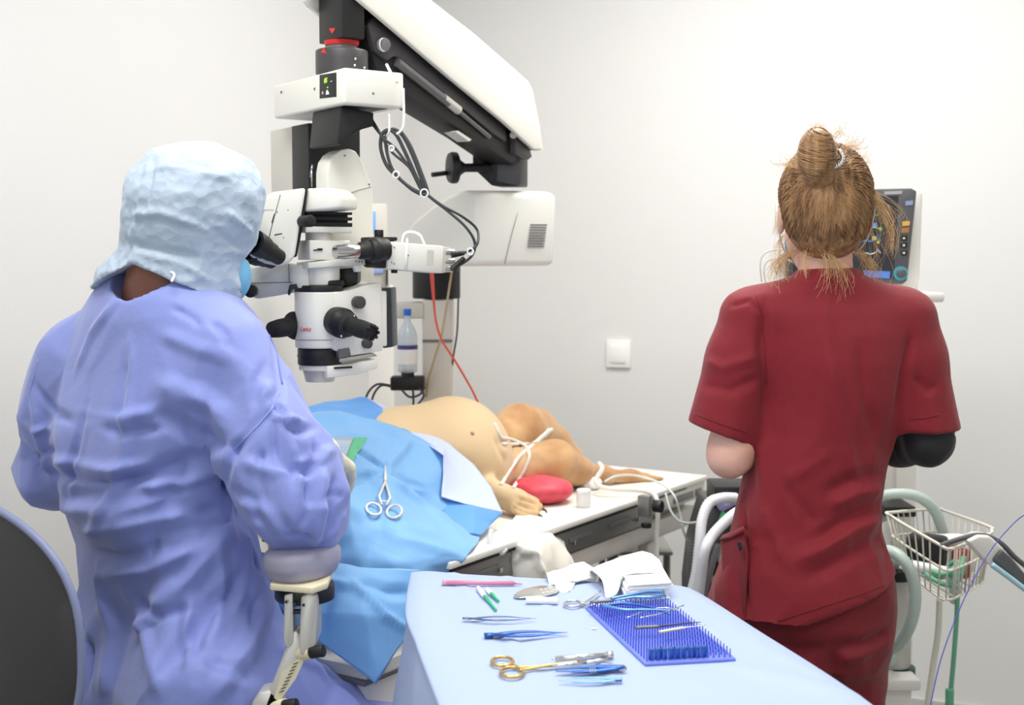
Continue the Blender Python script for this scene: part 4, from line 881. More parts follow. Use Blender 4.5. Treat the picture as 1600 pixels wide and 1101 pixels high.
K_('filter_slot', MB().box(br2(536, 574, -.001), (.036, .002, .0035), (u, v, up)), M_blk, il)
K_('filter_slide', MB().prism([br2(*p, .012) for p in ((526, 561), (584, 551), (590, 556), (532, 567))], v*.03, .001), M_silver, il)
wc = V((c1.x, c1.y, 0))
K_('tube_mount', MB().cyl(wc+u*.004+up*zz_(446), wc+u*.004+up*zz_(415), .0345, n=40, bev=.002), M_scope, sm=50)
K_('mount_block', MB().prism([P(x, y, 2.30) for x, y in ((456, 415), (481, 413), (483, 450), (462, 450), (455, 440))], (.0, .05, 0), .002), M_scope)
K_('mount_side', MB().prism([P(x, y, 2.36) for x, y in ((529, 420), (556, 418), (559, 425), (559, 440), (545, 447), (530, 446))], (.0, .05, 0), .002), M_blk)
K_('release_lever', MB().prism([P(x, y, 2.27) for x, y in ((452, 445), (462, 443), (464, 450), (456, 452), (451, 462), (449, 458))], (.0, .012, 0), .001), M_blk)
q1 = P(484, 390, 2.285)
lb = ubox('splitter_box', q1, .082, .052, zof(406, 2.285), zof(375, 2.285), M_scope, bev=.003)
K_('lever_knob', MB().cyl(PP(490, 391, q1-v*.001, v), PP(503, 389, q1-v*.001, v), .0012).box(PP(500, 389.5, q1-v*.001, v), (.009, .003, .004), (u, v, up)), M_blk, lb)
K_('rail', MB().prism([PP(x, y, q1-v*.004, v) for x, y in ((482, 410), (528, 405), (570, 402), (571, 414), (528, 416), (482, 419))], v*.05, .001), M_scope)
rl = T.children[-1]
for x in (556, 561, 566): K_('rail_screw', MB().cyl(PP(x, 408.5, q1-v*.006, v), PP(x, 408.5, q1, v), .0016), M_mid, rl)
K_('rail_clamp', MB().prism([PP(x, y, q1-v*.006, v) for x, y in ((554, 415), (565, 415), (564, 424), (557, 425))], v*.012, .001), M_wtie)
K_('lower_neck', MB().cyl(q1+u*.03+v*.025+up*(zof(376, 2.3)-q1.z), q1+u*.03+v*.025+up*(zof(360, 2.3)-q1.z), .024, n=36), M_scopeg)
q2 = P(478, 355, 2.275)
ubox('bellows_plate', q2, .092, .07, zof(363, 2.275), zof(353, 2.275), M_scope, bev=.002)
mb = MB()
for k, (y0, y1, o) in enumerate(((330, 334, 0), (334, 338, .006), (338, 343, 0), (343, 347, .006), (347, 353, 0))):
    c = q2+u*.046+v*.035; mb.box((c.x, c.y, (zof(y0, 2.275)+zof(y1, 2.275))/2), (.092-2*o, .07-2*o, zof(y0, 2.275)-zof(y1, 2.275)), (u, v, up))
K_('bellows', mb, M_rubber, sm=0, label='black rubber bellows')
K_('bellows_knob', MB().cyl(P(470, 346, 2.25), P(487, 345, 2.23), .0105, bev=.002).cyl(P(462, 347, 2.27), P(472, 346, 2.25), .005), M_knob)
K_('upper_hood', MB().prism([P(x, y, 2.27) for x, y in ((474, 331), (478, 294), (512, 293), (522, 296), (534, 308), (534, 325), (510, 328))], (.02, .075, 0), .005, 3), M_scope, sm=50)
# binocular tube and eyepieces
bn = V((.22, -.97, 0)).normalized(); b0 = P(440, 350, 2.235)
def bp(x, y, off=0): return PP(x, y, b0+bn*off, bn)
bt_ = K_('binocular_tube', MB().prism([bp(*p) for p in ((424, 300), (478, 293), (472, 330), (465, 375), (461, 400), (452, 411), (438, 416), (416, 412), (392, 402), (388, 386), (400, 345), (415, 308))], -bn*.09, .006, 3, 20), M_scope, sm=50)
K_('side_gap', MB().prism([bp(*p, -.02) for p in ((477, 296), (481, 294), (478, 320), (469, 375), (464, 400), (461, 402))], -bn*.04), M_blk, bt_)
K_('panel_line', MB().tube([bp(438, 304, .0), bp(431, 330, .0), bp(425, 352, .0), bp(418, 380, .0)], .0008, 6).tube([bp(400, 328, .0), bp(428, 328, .0)], .0004, 6), M_mid, bt_, 180)
K_('panel_slot', MB().prism([bp(*p, .0004) for p in ((428, 334), (430, 334), (426, 349), (424, 348))], -bn*.002), M_blk, bt_)
K_('panel_slot', MB().prism([bp(*p, .0004) for p in ((429, 366), (441, 364), (441, 365.5), (429, 368))], -bn*.002), M_blk, bt_)
for (x, y) in ((412, 330), (433, 331), (450, 328), (443, 371)): K_('panel_screw', MB().cyl(bp(x, y, .0005), bp(x, y, -.001), .0011), M_mid, bt_)
def eyepiece(i0, i1):
    d = i1-i0; L = d.length
    e = K_('eyepiece', MB().lathe(i0, d, [(0, .006), (0, .0135), (L*.30, .0145), (L*.32, .0165), (L*.55, .0175), (L*.57, .0155), (L*.60, .0155), (L*.62, .020), (L*.97, .0215), (L, .0205), (L, .015), (L*.8, .013), (L*.8, .001)], 36), M_blk, sm=40)
    K_('ocular_lens', MB().lathe(i0+d*.80, d, [(0, .001), (0, .013), (.002, .011), (.003, .001)], 24), M_lens, e)
M_lens = mat('lens_glass', (40, 44, 60), .08, spec=.8)
eyepiece(P(436, 402, 2.225), P(396, 377, 2.155)); eyepiece(P(424, 408, 2.30), P(390, 392, 2.235))
asst = K_('assistant_tube', MB().prism([P(x, y, 2.33) for x, y in ((384, 418), (452, 411), (458, 416), (461, 457), (402, 467), (386, 461), (383, 440))], (-.0, .06, 0), .004), M_scope, sm=40)
K_('tube_seam', MB().tube([P(386, 442, 2.329), P(460, 441, 2.329)], .0006, 5).tube([P(451, 412, 2.329), P(452, 440, 2.329)], .0006, 5), M_mid, asst, 180)
K_('assistant_knob', MB().cyl(P(391, 455, 2.295), P(394, 454, 2.335), .0115, bev=.002), M_knob)
# handles and knobs
h1 = K_('handle', MB().lathe(P(463, 508, 2.33), P(418, 516, 2.26)-P(463, 508, 2.33), [(-.01, .025), (.006, .026), (.010, .024), (.016, .016), (.03, .017), (.05, .0165), (.068, .0145), (.070, .012)], 32), M_rubber, sm=45)
mbh = MB().lathe(P(530, 503, 2.30), P(590, 522, 2.215)-P(530, 503, 2.30), [(-.012, .026), (.004, .0275), (.014, .0275), (.018, .024), (.030, .022), (.034, .0155), (.07, .0165), (.098, .0150), (.100, .012)], 36)
h2 = K_('handle', mbh, M_blk, sm=45); ed = (P(590, 522, 2.215)-P(530, 503, 2.30)).normalized(); ex, ey, _ = basis(ed); ec = P(530, 503, 2.30)+ed*.100
for k in range(8):
    a = k*math.pi/4; c = ec+(ex*math.cos(a)+ey*math.sin(a))*.0115; K_('grip_tooth', MB().box(c, (.0045, .0055, .010), (ex*math.cos(a)+ey*math.sin(a), ey*math.cos(a)-ex*math.sin(a), ed), .001), M_blk, h2)
for (x, y) in ((553, 494), (533, 525)): K_('flange_screw', MB().sphere(P(x, y, 2.268), .0022, n=8), M_chrome, h2)
K_('focus_knob', MB().cyl(br2(557, 472, -.002), br2(557, 472, -.002)-v*.016, .0115, bev=.0015), M_gry); K_('focus_knob', MB().cyl(br2(571, 536, .0), br2(571, 536, 0)-v*.012, .0095, bev=.0015), M_gry)
K_('side_panel', MB().prism([P(x, y, 2.405) for x, y in ((596, 450), (611, 449), (614, 542), (598, 544))], (.004, .06, 0), .002), mat('panel_slate', (52, 56, 62), .5), label='dark slate panel')
# video adapter and camera
def cp_(x, y, off=0): return PP(x, y, P(570, 392, 2.315)+v*off, v)
g0, g1 = cp_(539, 393), cp_(606, 389); gd = (g1-g0).normalized(); gl = (g1-g0).length
K_('adapter_tube', MB().lathe(g0, gd, [(-.02, .012), (0, .0135), (.026, .0125), (.03, .010), (gl*.5, .010)], 32), M_chrome, sm=45)
K_('adapter_lens', MB().lathe(g0, gd, [(.026, .012), (.03, .0155), (.048, .0165), (.05, .020), (.056, .023), (.066, .0235), (.070, .021), (.085, .020)], 36), M_blk, sm=45)
K_('adapter_block', MB().prism([cp_(*p) for p in ((583, 370), (622, 370), (622, 376), (606, 379), (604, 419), (590, 418), (583, 410))], v*.05, .003), M_blk)
K_('block_screw', MB().cyl(cp_(592, 371, .02), cp_(592, 359, .02), .0085, bev=.001), M_knob)
cm = K_('video_camera', MB().prism([cp_(*p, -.004) for p in ((607, 377), (694, 384), (692, 427), (605, 420))], v*.055, .003), M_scope, label='white camera box')
K_('camera_feet', MB().box(cp_(616, 424, .01), (.008, .01, .006), (u, v, up)), M_blk, cm)
for (x, y) in ((612, 384), (616, 386), (612, 410), (616, 412), (638, 399)): K_('camera_screw', MB().cyl(cp_(x, y, -.005), cp_(x, y, -.003), .0014), M_mid, cm)
K_('camera_sticker', MB().prism([cp_(*p, -.0046) for p in ((668, 390), (678, 391), (677, 414), (667, 413))], v*.0004), M_scopeg, cm)
rp = K_('rear_panel', MB().prism([cp_(*p, .0) for p in ((693, 385), (705, 387), (703, 424), (691, 427))], v*.048, .002), M_scopeg, cm)
for (x, y) in ((700, 394), (700, 408), (700, 420)): K_('connector', MB().cyl(cp_(x-6, y, .004), cp_(x+9, y-.5, .004), .0065, bev=.001), M_silver, rp)
mb = MB(); mb.tube([cp_(*p, -.0055) for p in ((636, 372), (635, 400), (634, 424))], .0022, 6, flat=.6)
mb.tube([cp_(*p, .02) for p in ((628, 380), (631, 366), (642, 362), (655, 366), (660, 374), (664, 384))], .0022, 8, 5); K_('cable_tie', mb, M_wtie, cm, 180)
# cable bundle
cY = 2.37
def cab(pts, r, m, nm='cable', par=T): return K_(nm, MB().tube([P(*p) if len(p) == 3 else P(p[0], p[1], cY) for p in pts], r, 8, 7), m, par, 180)
cab([(580, 185, 2.41), (592, 205), (610, 235), (640, 262), (655, 290), (672, 308), (700, 330), (728, 355), (742, 380, 2.38), (735, 402, 2.38), (706, 421, 2.36)], .0026, M_cable)
cab([(583, 195, 2.40), (600, 216), (618, 232), (640, 262), (652, 285), (660, 297), (690, 320), (722, 338), (745, 358, 2.4), (746, 380, 2.38), (733, 392), (706, 398, 2.36)], .0026, M_cable)
cab([(660, 300), (652, 280), (634, 240), (620, 212), (608, 203), (597, 210), (595, 232), (604, 258), (620, 275), (640, 292), (662, 304)], .0034, M_cable)
cab([(664, 302), (655, 270), (638, 228), (624, 206), (612, 202), (603, 212), (604, 235), (612, 262), (626, 280), (645, 297), (664, 306)], .0030, M_cable)
cab([(660, 303), (668, 300), (655, 262), (640, 226), (626, 205)], .0036, M_cable)
for (x, y, r_) in ((619, 273, .006), (663, 302, .0075), (735, 393, .006), (612, 232, .005)):
    c = P(x, y, cY); K_('cable_tie', MB().tube([c+V((math.cos(a)*r_*.9, -.004+.6*r_*math.sin(a)*0, math.sin(a)*r_)) for a in np.linspace(0, 6.28, 16)[:-1]], .0016, 6, closed=True), M_wtie, T.children[-1] if False else T, 180)
for (x0, y0, x1, y1) in ((733, 395, 706, 398), (733, 403, 706, 421)): K_('cable_boot', MB().cyl(P(x0-8, y0, 2.37), P(x1, y1, 2.36), .0042, .006), M_blk, T, 60)
cab([(608, 178, 2.36), (608, 205, 2.36), (604, 214), (610, 226), (612, 236)], .0022, M_wtie, 'hanging_tie'); cab([(630, 138, 2.36), (631, 180, 2.36), (629, 200, 2.36), (620, 210, 2.36)], .0024, M_wtie, 'hanging_tie'); cab([(604, 101, 2.42), (613, 118, 2.38), (620, 128, 2.36)], .0028, M_wtie, 'hanging_tie')
# ================================================================ SURGERY TABLE, DOG, DRAPES
TZ = .88
M_top = mat('table_top_white', (244, 241, 232), .3); M_steel = mat('brushed_steel', (150, 150, 146), .35, .7); M_frame = mat('table_frame', (222, 219, 210), .38)
M_drape = mat('drape_blue', (92, 158, 226), .62, sheen=.2, bump=[('noise', 30, .0012), ('noise', 600, .00012)]); M_drapel = mat('drape_light', (122, 178, 230), .62, sheen=.2, bump=[('noise', 30, .0012)])
M_under = mat('drape_underside', (196, 208, 246), .6, sheen=.2); M_dog = mat('dog_coat', (176, 126, 78), .75, sheen=.25, var=((206, 164, 114), 12, 3, .35, .65), bump=[('noise', 400, .0004)])
E0, E1 = PZ(745, 865, TZ), PZ(1106, 742, TZ); dT = (E1-E0).normalized(); nT = V((-dT.y, dT.x, 0))
def tp(a, b, z=TZ): return V((0, 0, 0))+E1*1-dT*a+nT*b+V((0, 0, z-TZ))   # a from the foot end, b across
TL, TW = 1.17, .50
mc = tp(.75, .25, 0)
tb = thing('surgery_table', 'long white surgery table on a steel frame, carrying the dog', 'table', (mc.x, mc.y, 0))
def tbox(nm, a0, a1, b0, b1, z0, z1, m, par=tb, bev=.003, **k):
    c = tp((a0+a1)/2, (b0+b1)/2, (z0+z1)/2); return make(nm, MB().box(c, (abs(a1-a0), abs(b1-b0), z1-z0), (dT, nT, up), bev), m, par, **k)
tbox('tabletop', 0, TL, 0, TW, TZ-.014, TZ, M_top)
gs = tbox('gasket', .12, TL-.01, .004, TW-.004, TZ-.022, TZ-.0135, M_blk, label='black strip under the tabletop')
fr = tbox('side_channel', .30, TL-.02, .012, TW-.012, TZ-.075, TZ-.022, M_steel)
for k in range(5): tbox('channel_slot', .42+k*.19, .52+k*.19, .009, .013, TZ-.052, TZ-.040, M_mid, fr, .001)
for k in range(3): tbox('channel_bolt', .38+k*.3, .392+k*.3, .006, .012, TZ-.058, TZ-.048, M_chrome, fr, .001)
fe = tbox('foot_frame', 0.01, .30, .004, TW-.004, TZ-.055, TZ-.014, M_frame)
for a0, a1 in ((.035, .07), (.085, .20)): tbox('frame_slot', a0, a1, .001, .006, TZ-.046, TZ-.028, M_mid, fe, .001)
tbox('lower_rail', .02, TL-.02, .02, .055, TZ-.125, TZ-.080, M_frame); tbox('lower_rail', .02, TL-.02, TW-.055, TW-.02, TZ-.125, TZ-.080, M_frame)
tbox('end_rail', .02, .055, .055, TW-.055, TZ-.12, TZ-.06, M_frame)
for a in (.26, 1.06):
    for b in (.04, TW-.04):
        lg = tbox('leg', a, a+.035, b-.017, b+.017, .055, TZ-.075, M_frame); c = tp(a+.017, b, .028); make('caster', MB().cyl(c-nT*.014, c+nT*.014, .028, bev=.003), M_blk, lg)
    tbox('cross_bar', a, a+.035, .057, TW-.057, .12, .15, M_frame)
tbox('base_cover', 1.02, 1.42, .0, .40, .12, .745, M_frame); tbox('base_cover_band', 1.0, 1.43, -.004, .404, .715, .725, M_mid)
tbox('stretcher', .29, 1.06, TW/2-.02, TW/2+.02, .115, .15, M_frame)
tbox('lift_column', .62, .86, .14, .36, .14, TZ-.075, M_steel); tbox('lift_column_sleeve', .58, .90, .11, .39, .14, .50, M_frame)
mb = MB(); mb.tube([tp(.45, .10, TZ-.10), tp(.62, .12, .60)], .012, 10).tube([tp(.33, .10, TZ-.10), tp(.33, .10, .70)], .008, 10); make('tilt_strut', mb, M_mid, tb)
clm = make('rail_clamp', MB().box(P(1008, 790, E1.y-.44), (.022, .03, .05), (dT, nT, up), .003), M_steel, tb)
k0 = P(1022, 790, E1.y-.47); make('clamp_knob', MB().cyl(k0, k0-nT*.02, .014, bev=.002), M_knob, clm); make('clamp_knob', MB().cyl(P(1010, 816, E1.y-.46), P(1010, 824, E1.y-.46), .012, bev=.002), M_knob, clm)
# dog
dr = P(700, 760, 2.98)
F = Field((-.50, 2.28, .86), (.46, 3.60, 1.22), .0055)
F.chain([tuple(P(520, 742, 2.66)), tuple(P(560, 735, 2.74)), tuple(P(620, 715, 2.92)), tuple(P(700, 706, 2.98))], [.055, .07, .105, .122], .05)
F.ell(tuple(P(714, 706, 2.98)), (.118, .15, .116), None, .05); F.ell(tuple(P(752, 732, 3.02)), (.068, .10, .085), None, .05)
F.ell(tuple(P(498, 752, 2.60)), (.05, .06, .05), None, .04)
F.chain([tuple(P(775, 700, 3.18)), tuple(P(812, 672, 3.28)), tuple(P(838, 672, 3.34)), tuple(P(868, 690, 3.40)), tuple(P(900, 712, 3.46))], [.06, .062, .05, .035, .022], .035)
F.chain([tuple(P(780, 745, 3.06)), tuple(P(830, 728, 3.08)), tuple(P(868, 722, 3.10)), tuple(P(900, 734, 3.14)), tuple(P(940, 741, 3.20)), tuple(P(985, 747, 3.26)), tuple(P(1010, 750, 3.28))], [.05, .050, .050, .032, .019, .018, .019], .03)
for i in range(4): F.cone(tuple(P(1003, 747+i*2, 3.27)+nT*(i-1.5)*.012), tuple(P(1022, 748+i*2.4, 3.29)+nT*(i-1.5)*.014), .0105, .0085, .006)
pw0, pw1 = P(770, 768, 2.86), P(806, 783, 2.82)
F.chain([tuple(P(735, 755, 2.90)), tuple(pw0), tuple(pw1)], [.030, .027, .030], .02); F.ell(tuple(P(814, 786, 2.81)), (.030, .022, .022), None, .012)
TOES = [((812, 774, 2.84), (836, 784, 2.83)), ((816, 781, 2.82), (842, 792, 2.81)), ((813, 789, 2.80), (836, 801, 2.79)), ((804, 794, 2.79), (820, 806, 2.78))]
for a, b in TOES: F.cone(tuple(P(*a)), tuple(P(*b)), .0125, .0115, .005)
F.plane((0, 0, TZ+.001), (0, 0, -1))
vs, fs = fin(F, 2); dh = cast(vs, fs)
vs = creases(vs, fs, [([(770, 680), (790, 720), (782, 752)], .02, -.006), ([(778, 690), (820, 698), (850, 690)], .02, -.010), ([(835, 700), (850, 720), (840, 740)], .03, .004), ([(730, 760), (765, 762)], .012, -.006)]+[(q, .006, -.0055) for q in ([(808, 777), (822, 782), (842, 788)], [(806, 786), (820, 791), (840, 797)], [(798, 790), (812, 797), (828, 804)])]+[([(806, 770), (818, 776), (835, 783)], .008, .002), ([(806, 782), (820, 787), (838, 792)], .007, .002)], dh)
dog = thing('dog', 'tan short-haired dog lying on the surgery table under the blue drape, round belly bare', 'dog', (dr.x, dr.y, TZ))
dbody = make('body', (vs, fs), M_dog, dog, smooth=180)
bc_ = np.array(P(690, 720, 2.90)); cv_ = np.clip((np.linalg.norm((vs-bc_)*np.array((1, 1, 1)), axis=1)-.17)/.14, 0, 1)
at = dbody.data.attributes.new('coat', 'FLOAT', 'POINT'); at.data.foreach_set('value', cv_.astype(np.float32))
N_ = M_dog.node_tree.nodes; Lk = M_dog.node_tree.links; an_ = N_.new('ShaderNodeAttribute'); an_.attribute_name = 'coat'; mx = N_.new('ShaderNodeMix'); mx.data_type = 'RGBA'
src = N_['Principled BSDF'].inputs['Base Color'].links[0].from_socket; Lk.new(an_.outputs['Fac'], mx.inputs['Factor']); mx.inputs[6].default_value = rgb(226, 196, 152); Lk.new(src, mx.inputs[7]); Lk.new(mx.outputs[2], N_['Principled BSDF'].inputs['Base Color'])
M_claw = mat('claw', (96, 78, 62), .4)
for a, b in TOES:
    a, b = P(*a), P(*b); d = (b-a).normalized(); make('claw', MB().tube([b+d*.007, b+d*.016+V((0, 0, -.001)), b+d*.020+V((0, 0, -.005))], lambda t: .0042-.0028*t, 8), M_claw, dog, smooth=180)
make('nipple', MB().sphere(on(dh, 738, 677, .0) or P(738, 677, 2.9), (.005, .004, .005), n=10), mat('nipple', (196, 150, 134), .6), dog, smooth=180)
dh = cast(vs, fs)
# red cushion
F = Field(tuple(PZ(845, 785, TZ)-V((.13, .13, .0))), tuple(PZ(845, 770, TZ)+V((.13, .15, .1))), .005); cz = P(846, 762, 2.98); cz.z = TZ+.030
F.ell(tuple(cz), (.078, .07, .032), None, 0); F.plane((0, 0, TZ+.002), (0, 0, -1)); vs, fs = fin(F, 2); vs = crumple(vs, fs, [(20, .003)], 8)
make('heating_pad', (vs, fs), mat('pad_red', (222, 84, 98), .5, var=((206, 60, 78), 30, 2, .3, .7)), smooth=180, label="soft red pad on the table beside the dog's front paw", cat='pad')
# white cords tying the legs
M_cord = mat('cord_white', (244, 240, 230), .6, bump=[('wave', (150, 150, 150), .0006)])
def lay(pts, Y, r, hit=dh, lift=None):
    out = []
    for p in dens(pts, 4):
        q = hit(*p); w_ = P(p[0], p[1], Y if len(p) < 3 else p[2])
        if q is not None and (V(q)-w_).length < .35: w_ = V(q)-ray(p[0], p[1]).normalized()*(r*.7)
        out.append(w_)
    sm_ = [out[0]]+[(out[i-1]+out[i]*2+out[i+1])/4 for i in range(1, len(out)-1)]+[out[-1]]; return sm_
make('leg_cord', MB().tube(lay([(858, 671), (838, 690), (812, 712), (796, 735), (783, 757)], 3.02, .004), .0048, 8), M_cord, smooth=180, label="white cord running from the raised hind knee down to the table", cat='cord')
make('leg_cord', MB().tube(lay([(772, 661), (782, 684), (800, 686), (822, 696), (828, 712), (820, 735), (802, 762)], 3.04, .004), .0044, 8), M_cord, smooth=180, label='white cord looped down beside the red pad', cat='cord')
make('leg_cord', MB().tube(lay([(784, 693), (810, 694), (832, 693), (848, 684), (862, 670)], 3.1, .004), .0044, 8), M_cord, smooth=180, label='white cord stretched across between the two hind legs', cat='cord')
def tube_thing(name, pts, r, m, label, cat='tube', n=8, k=6, **kw): return make(name, MB().tube([P(*p) for p in pts], r, n, k), m, smooth=180, label=label, cat=cat, **kw)
M_clear = mat('clear_tube', (226, 234, 232), .25, alpha=.75)
tube_thing('leg_cord', [(936, 724, 3.12), (941, 732, 3.10), (934, 744, 3.09), (931, 752, 3.08), (938, 760, 3.05), (960, 764, 3.04), (990, 765, 3.04), (1012, 768, 3.0), (1024, 775, 2.94), (1028, 800, 2.93), (1026, 850, 2.93), (1028, 960, 2.93), (1028, 1020, 2.93)], .006, M_cord, 'white cord wrapped round the hock, hanging down over the table edge', 'cord')
tube_thing('monitor_lead', [(945, 752, 3.05), (965, 743, 3.08), (995, 743, 3.12), (1030, 754, 3.1), (1052, 772, 3.0), (1062, 800, 3.0), (1068, 830, 3.0), (1080, 852, 3.05), (1095, 860, 3.1)], .0028, M_clear, 'thin pale lead arching off the table end near the back paw')
tube_thing('drip_line', [(1040, 770, 3.0), (1048, 798, 2.98), (1064, 815, 2.98), (1090, 815, 3.02), (1110, 800, 3.05)], .0028, M_clear, 'thin clear line looping between table and machine')
# little vial and tape on the table
vb = PZ(912, 792, TZ); t = thing('vial', 'small clear plastic vial standing on the white table', 'vial', vb)
make('body', MB().cyl(vb, vb+up*.032, .017, n=28, bev=.002), mat('vial_plastic', (238, 240, 238), .2, alpha=.6), t); make('cap', MB().cyl(vb+up*.032, vb+up*.042, .0165, n=28, bev=.002), M_wtie, t)
for (x, y, lb) in ((898, 752, 'crumpled white gauze tuft behind the vial'), (925, 756, 'crumpled white gauze tuft beside the hind leg cord')):
    c = PZ(x, y+8, TZ); F = Field(tuple(c-V((.05, .05, 0))), tuple(c+V((.05, .05, .07))), .004); F.ell(tuple(c+up*.014), (.026, .024, .02), None, 0); F.plane((0, 0, TZ+.001), (0, 0, -1)); vs, fs = fin(F, 1); vs = facets(vs, fs, .016, .010, seed=int(x)); make('gauze_tuft', (vs, fs), M_wtie, smooth=180, label=lb, cat='gauze')
# blue drape
D0 = P(600, 800, 2.5)
dp_ = thing('surgical_drape', 'large blue surgical drape covering the front half of the dog', 'drape', (D0.x, D0.y, TZ))
def sheet(name, rows, m, par, th=.0015, cr=(), fac=(), ku=14, kv=14, lin=False, fct=None, **k):
    vs, fs = patch([[P(*p) for p in r] for r in rows], ku, kv, lin)
    nn = vnormals(vs, fs); 
    if (nn*(vs-np.array(C0))).sum() > 0: fs = fs[:, ::-1]
    for f in fac: vs = facets(vs, fs, *f)
    if fct: vs = faceted(vs, fs, *fct)
    if cr: vs = creases(vs, fs, cr)
    hit = cast(vs, fs); return make(name, thicken(vs, fs, th), m, par, smooth=180, **k), hit
ra_ = [[(430, 662, 2.76), (500, 644, 2.82), (560, 646, 2.84), (612, 660, 2.82), (652, 680, 2.79), (694, 706, 2.75)],
 [(425, 705, 2.60), (500, 690, 2.62), (560, 688, 2.64), (602, 706, 2.62), (645, 730, 2.64), (702, 742, 2.70)],
 [(425, 740, 2.50), (500, 725, 2.52), (560, 722, 2.54), (604, 730, 2.56), (648, 758, 2.58), (702, 778, 2.66)],
 [(425, 780, 2.42), (500, 765, 2.42), (560, 765, 2.44), (612, 772, 2.46), (675, 800, 2.52), (749, 832, 2.58)],
 [(425, 830, 2.33), (500, 820, 2.32), (570, 820, 2.34), (630, 830, 2.36), (690, 850, 2.39), (732, 866, 2.43)],
 [(425, 885, 2.27), (500, 890, 2.27), (570, 890, 2.29), (620, 892, 2.30), (670, 893, 2.34), (712, 894, 2.40)],
 [(425, 960, 2.26), (500, 965, 2.27), (560, 965, 2.29), (610, 960, 2.30), (655, 955, 2.32), (680, 950, 2.37)]]
_, sh_hit = sheet('main_sheet', ra_, M_drapel, dp_, cr=[
  ([(440, 655), (520, 650), (600, 668), (640, 690)], .03, .012), ([(640, 690), (620, 712), (603, 730)], .016, .010), ([(603, 730), (575, 715), (555, 700)], .012, -.012), ([(603, 732), (640, 755), (690, 790), (740, 830)], .03, -.016),
  ([(600, 740), (560, 745), (530, 760)], .02, -.012), ([(610, 745), (650, 780), (720, 835)], .02, .010), ([(540, 760), (545, 820), (560, 880)], .03, .014), ([(590, 760), (600, 800), (590, 860)], .03, -.008), ([(560, 740), (580, 735), (600, 733)], .012, .007), ([(620, 840), (680, 855), (720, 868)], .02, .006), ([(500, 760), (510, 830), (520, 880)], .03, -.012)],
  fac=[(.12, .022, (1.3, 1.3, 1), 3)], fct=(300, .006, 5, 1, .8, None, 1, .4))
sheet('back_fold', [[(425, 655, 2.92), (500, 630, 2.95), (540, 623, 2.96), (570, 619, 2.95), (600, 640, 2.92), (652, 676, 2.86)], [(425, 662, 2.85), (500, 645, 2.88), (545, 640, 2.90), (580, 640, 2.90), (615, 655, 2.86), (655, 684, 2.80)], [(430, 672, 2.74), (500, 655, 2.80), (560, 657, 2.82), (610, 671, 2.80), (650, 688, 2.77), (692, 714, 2.74)]], M_drape, dp_, fac=[(.07, .010, (1.5, 1, 1), 5)])
sheet('turned_flap', [[(570, 619, 2.94), (625, 645, 2.92), (690, 684, 2.85), (740, 724, 2.79), (768, 760, 2.73), (785, 801, 2.67)], [(590, 634, 2.93), (632, 662, 2.88), (693, 698, 2.79), (715, 735, 2.74), (728, 765, 2.69), (765, 796, 2.66)], [(600, 645, 2.90), (640, 676, 2.82), (694, 711, 2.72), (693, 742, 2.68), (690, 775, 2.63), (738, 789, 2.64)]], M_under, dp_, ku=10, kv=10, lin=True, fac=[(.11, .004, (1, 1, 1), 8)], label='pale underside of the turned-back drape')
sheet('corner_fold', [[(676, 772, 2.66), (738, 789, 2.64), (785, 802, 2.67)], [(690, 800, 2.61), (742, 810, 2.60), (768, 818, 2.63)], [(716, 830, 2.54), (738, 834, 2.54), (752, 836, 2.56)]], M_drape, dp_, ku=8, kv=8, lin=True)
sheet('hanging_corner', [[(408, 862, 2.22), (470, 870, 2.22), (560, 885, 2.24), (655, 890, 2.27)], [(412, 890, 2.20), (480, 905, 2.19), (565, 915, 2.20), (648, 925, 2.25)], [(418, 915, 2.19), (488, 955, 2.165), (570, 962, 2.16), (641, 960, 2.23)], [(422, 935, 2.185), (495, 1000, 2.16), (588, 1069, 2.14), (641, 985, 2.225)]], M_drapel, dp_, ku=12, kv=12, lin=True, cr=[([(555, 910), (600, 960), (640, 985)], .012, .010), ([(560, 905), (610, 925), (645, 925)], .02, -.010), ([(500, 900), (545, 915), (560, 905)], .014, .008), ([(520, 900), (505, 960), (500, 1000)], .02, -.01)], fac=[(.08, .010, (1, 1, 1), 2)])
# clear window film, green tape, on the drape
def strip_on(name, pts, m, par, off=.0012, nu=6, nv=10, **k):
    a, b, c, d = pts; g = [[on(sh_hit, *(tuple(V(a).lerp(V(b), i/nu).lerp(V(d).lerp(V(c), i/nu), j/nv))[:2]), off) for i in range(nu+1)] for j in range(nv+1)]
    if any(q is None for r in g for q in r): return None
    vs = np.array([tuple(q) for r in g for q in r]); fs = np.array([(j*(nu+1)+i, (j+1)*(nu+1)+i, (j+1)*(nu+1)+i+1, j*(nu+1)+i+1) for j in range(nv) for i in range(nu)]); return make(name, thicken(vs, fs, .0006), m, par, smooth=180, **k)
Z3 = lambda *p: tuple(V((q[0], q[1], 0)) for q in p)
strip_on('window_film', Z3((510, 682), (563, 684), (540, 742), (500, 745)), mat('clear_film', (222, 232, 236), .12, alpha=.5, bump=[('ridge', (30, 30, 60), .004)]), dp_, .003, label='clear rippled film window')
strip_on('green_tape', Z3((552, 684), (574, 683), (548, 727), (529, 744)), mat('tape_green', (96, 190, 142), .5), dp_, .006, label='green tape edge')
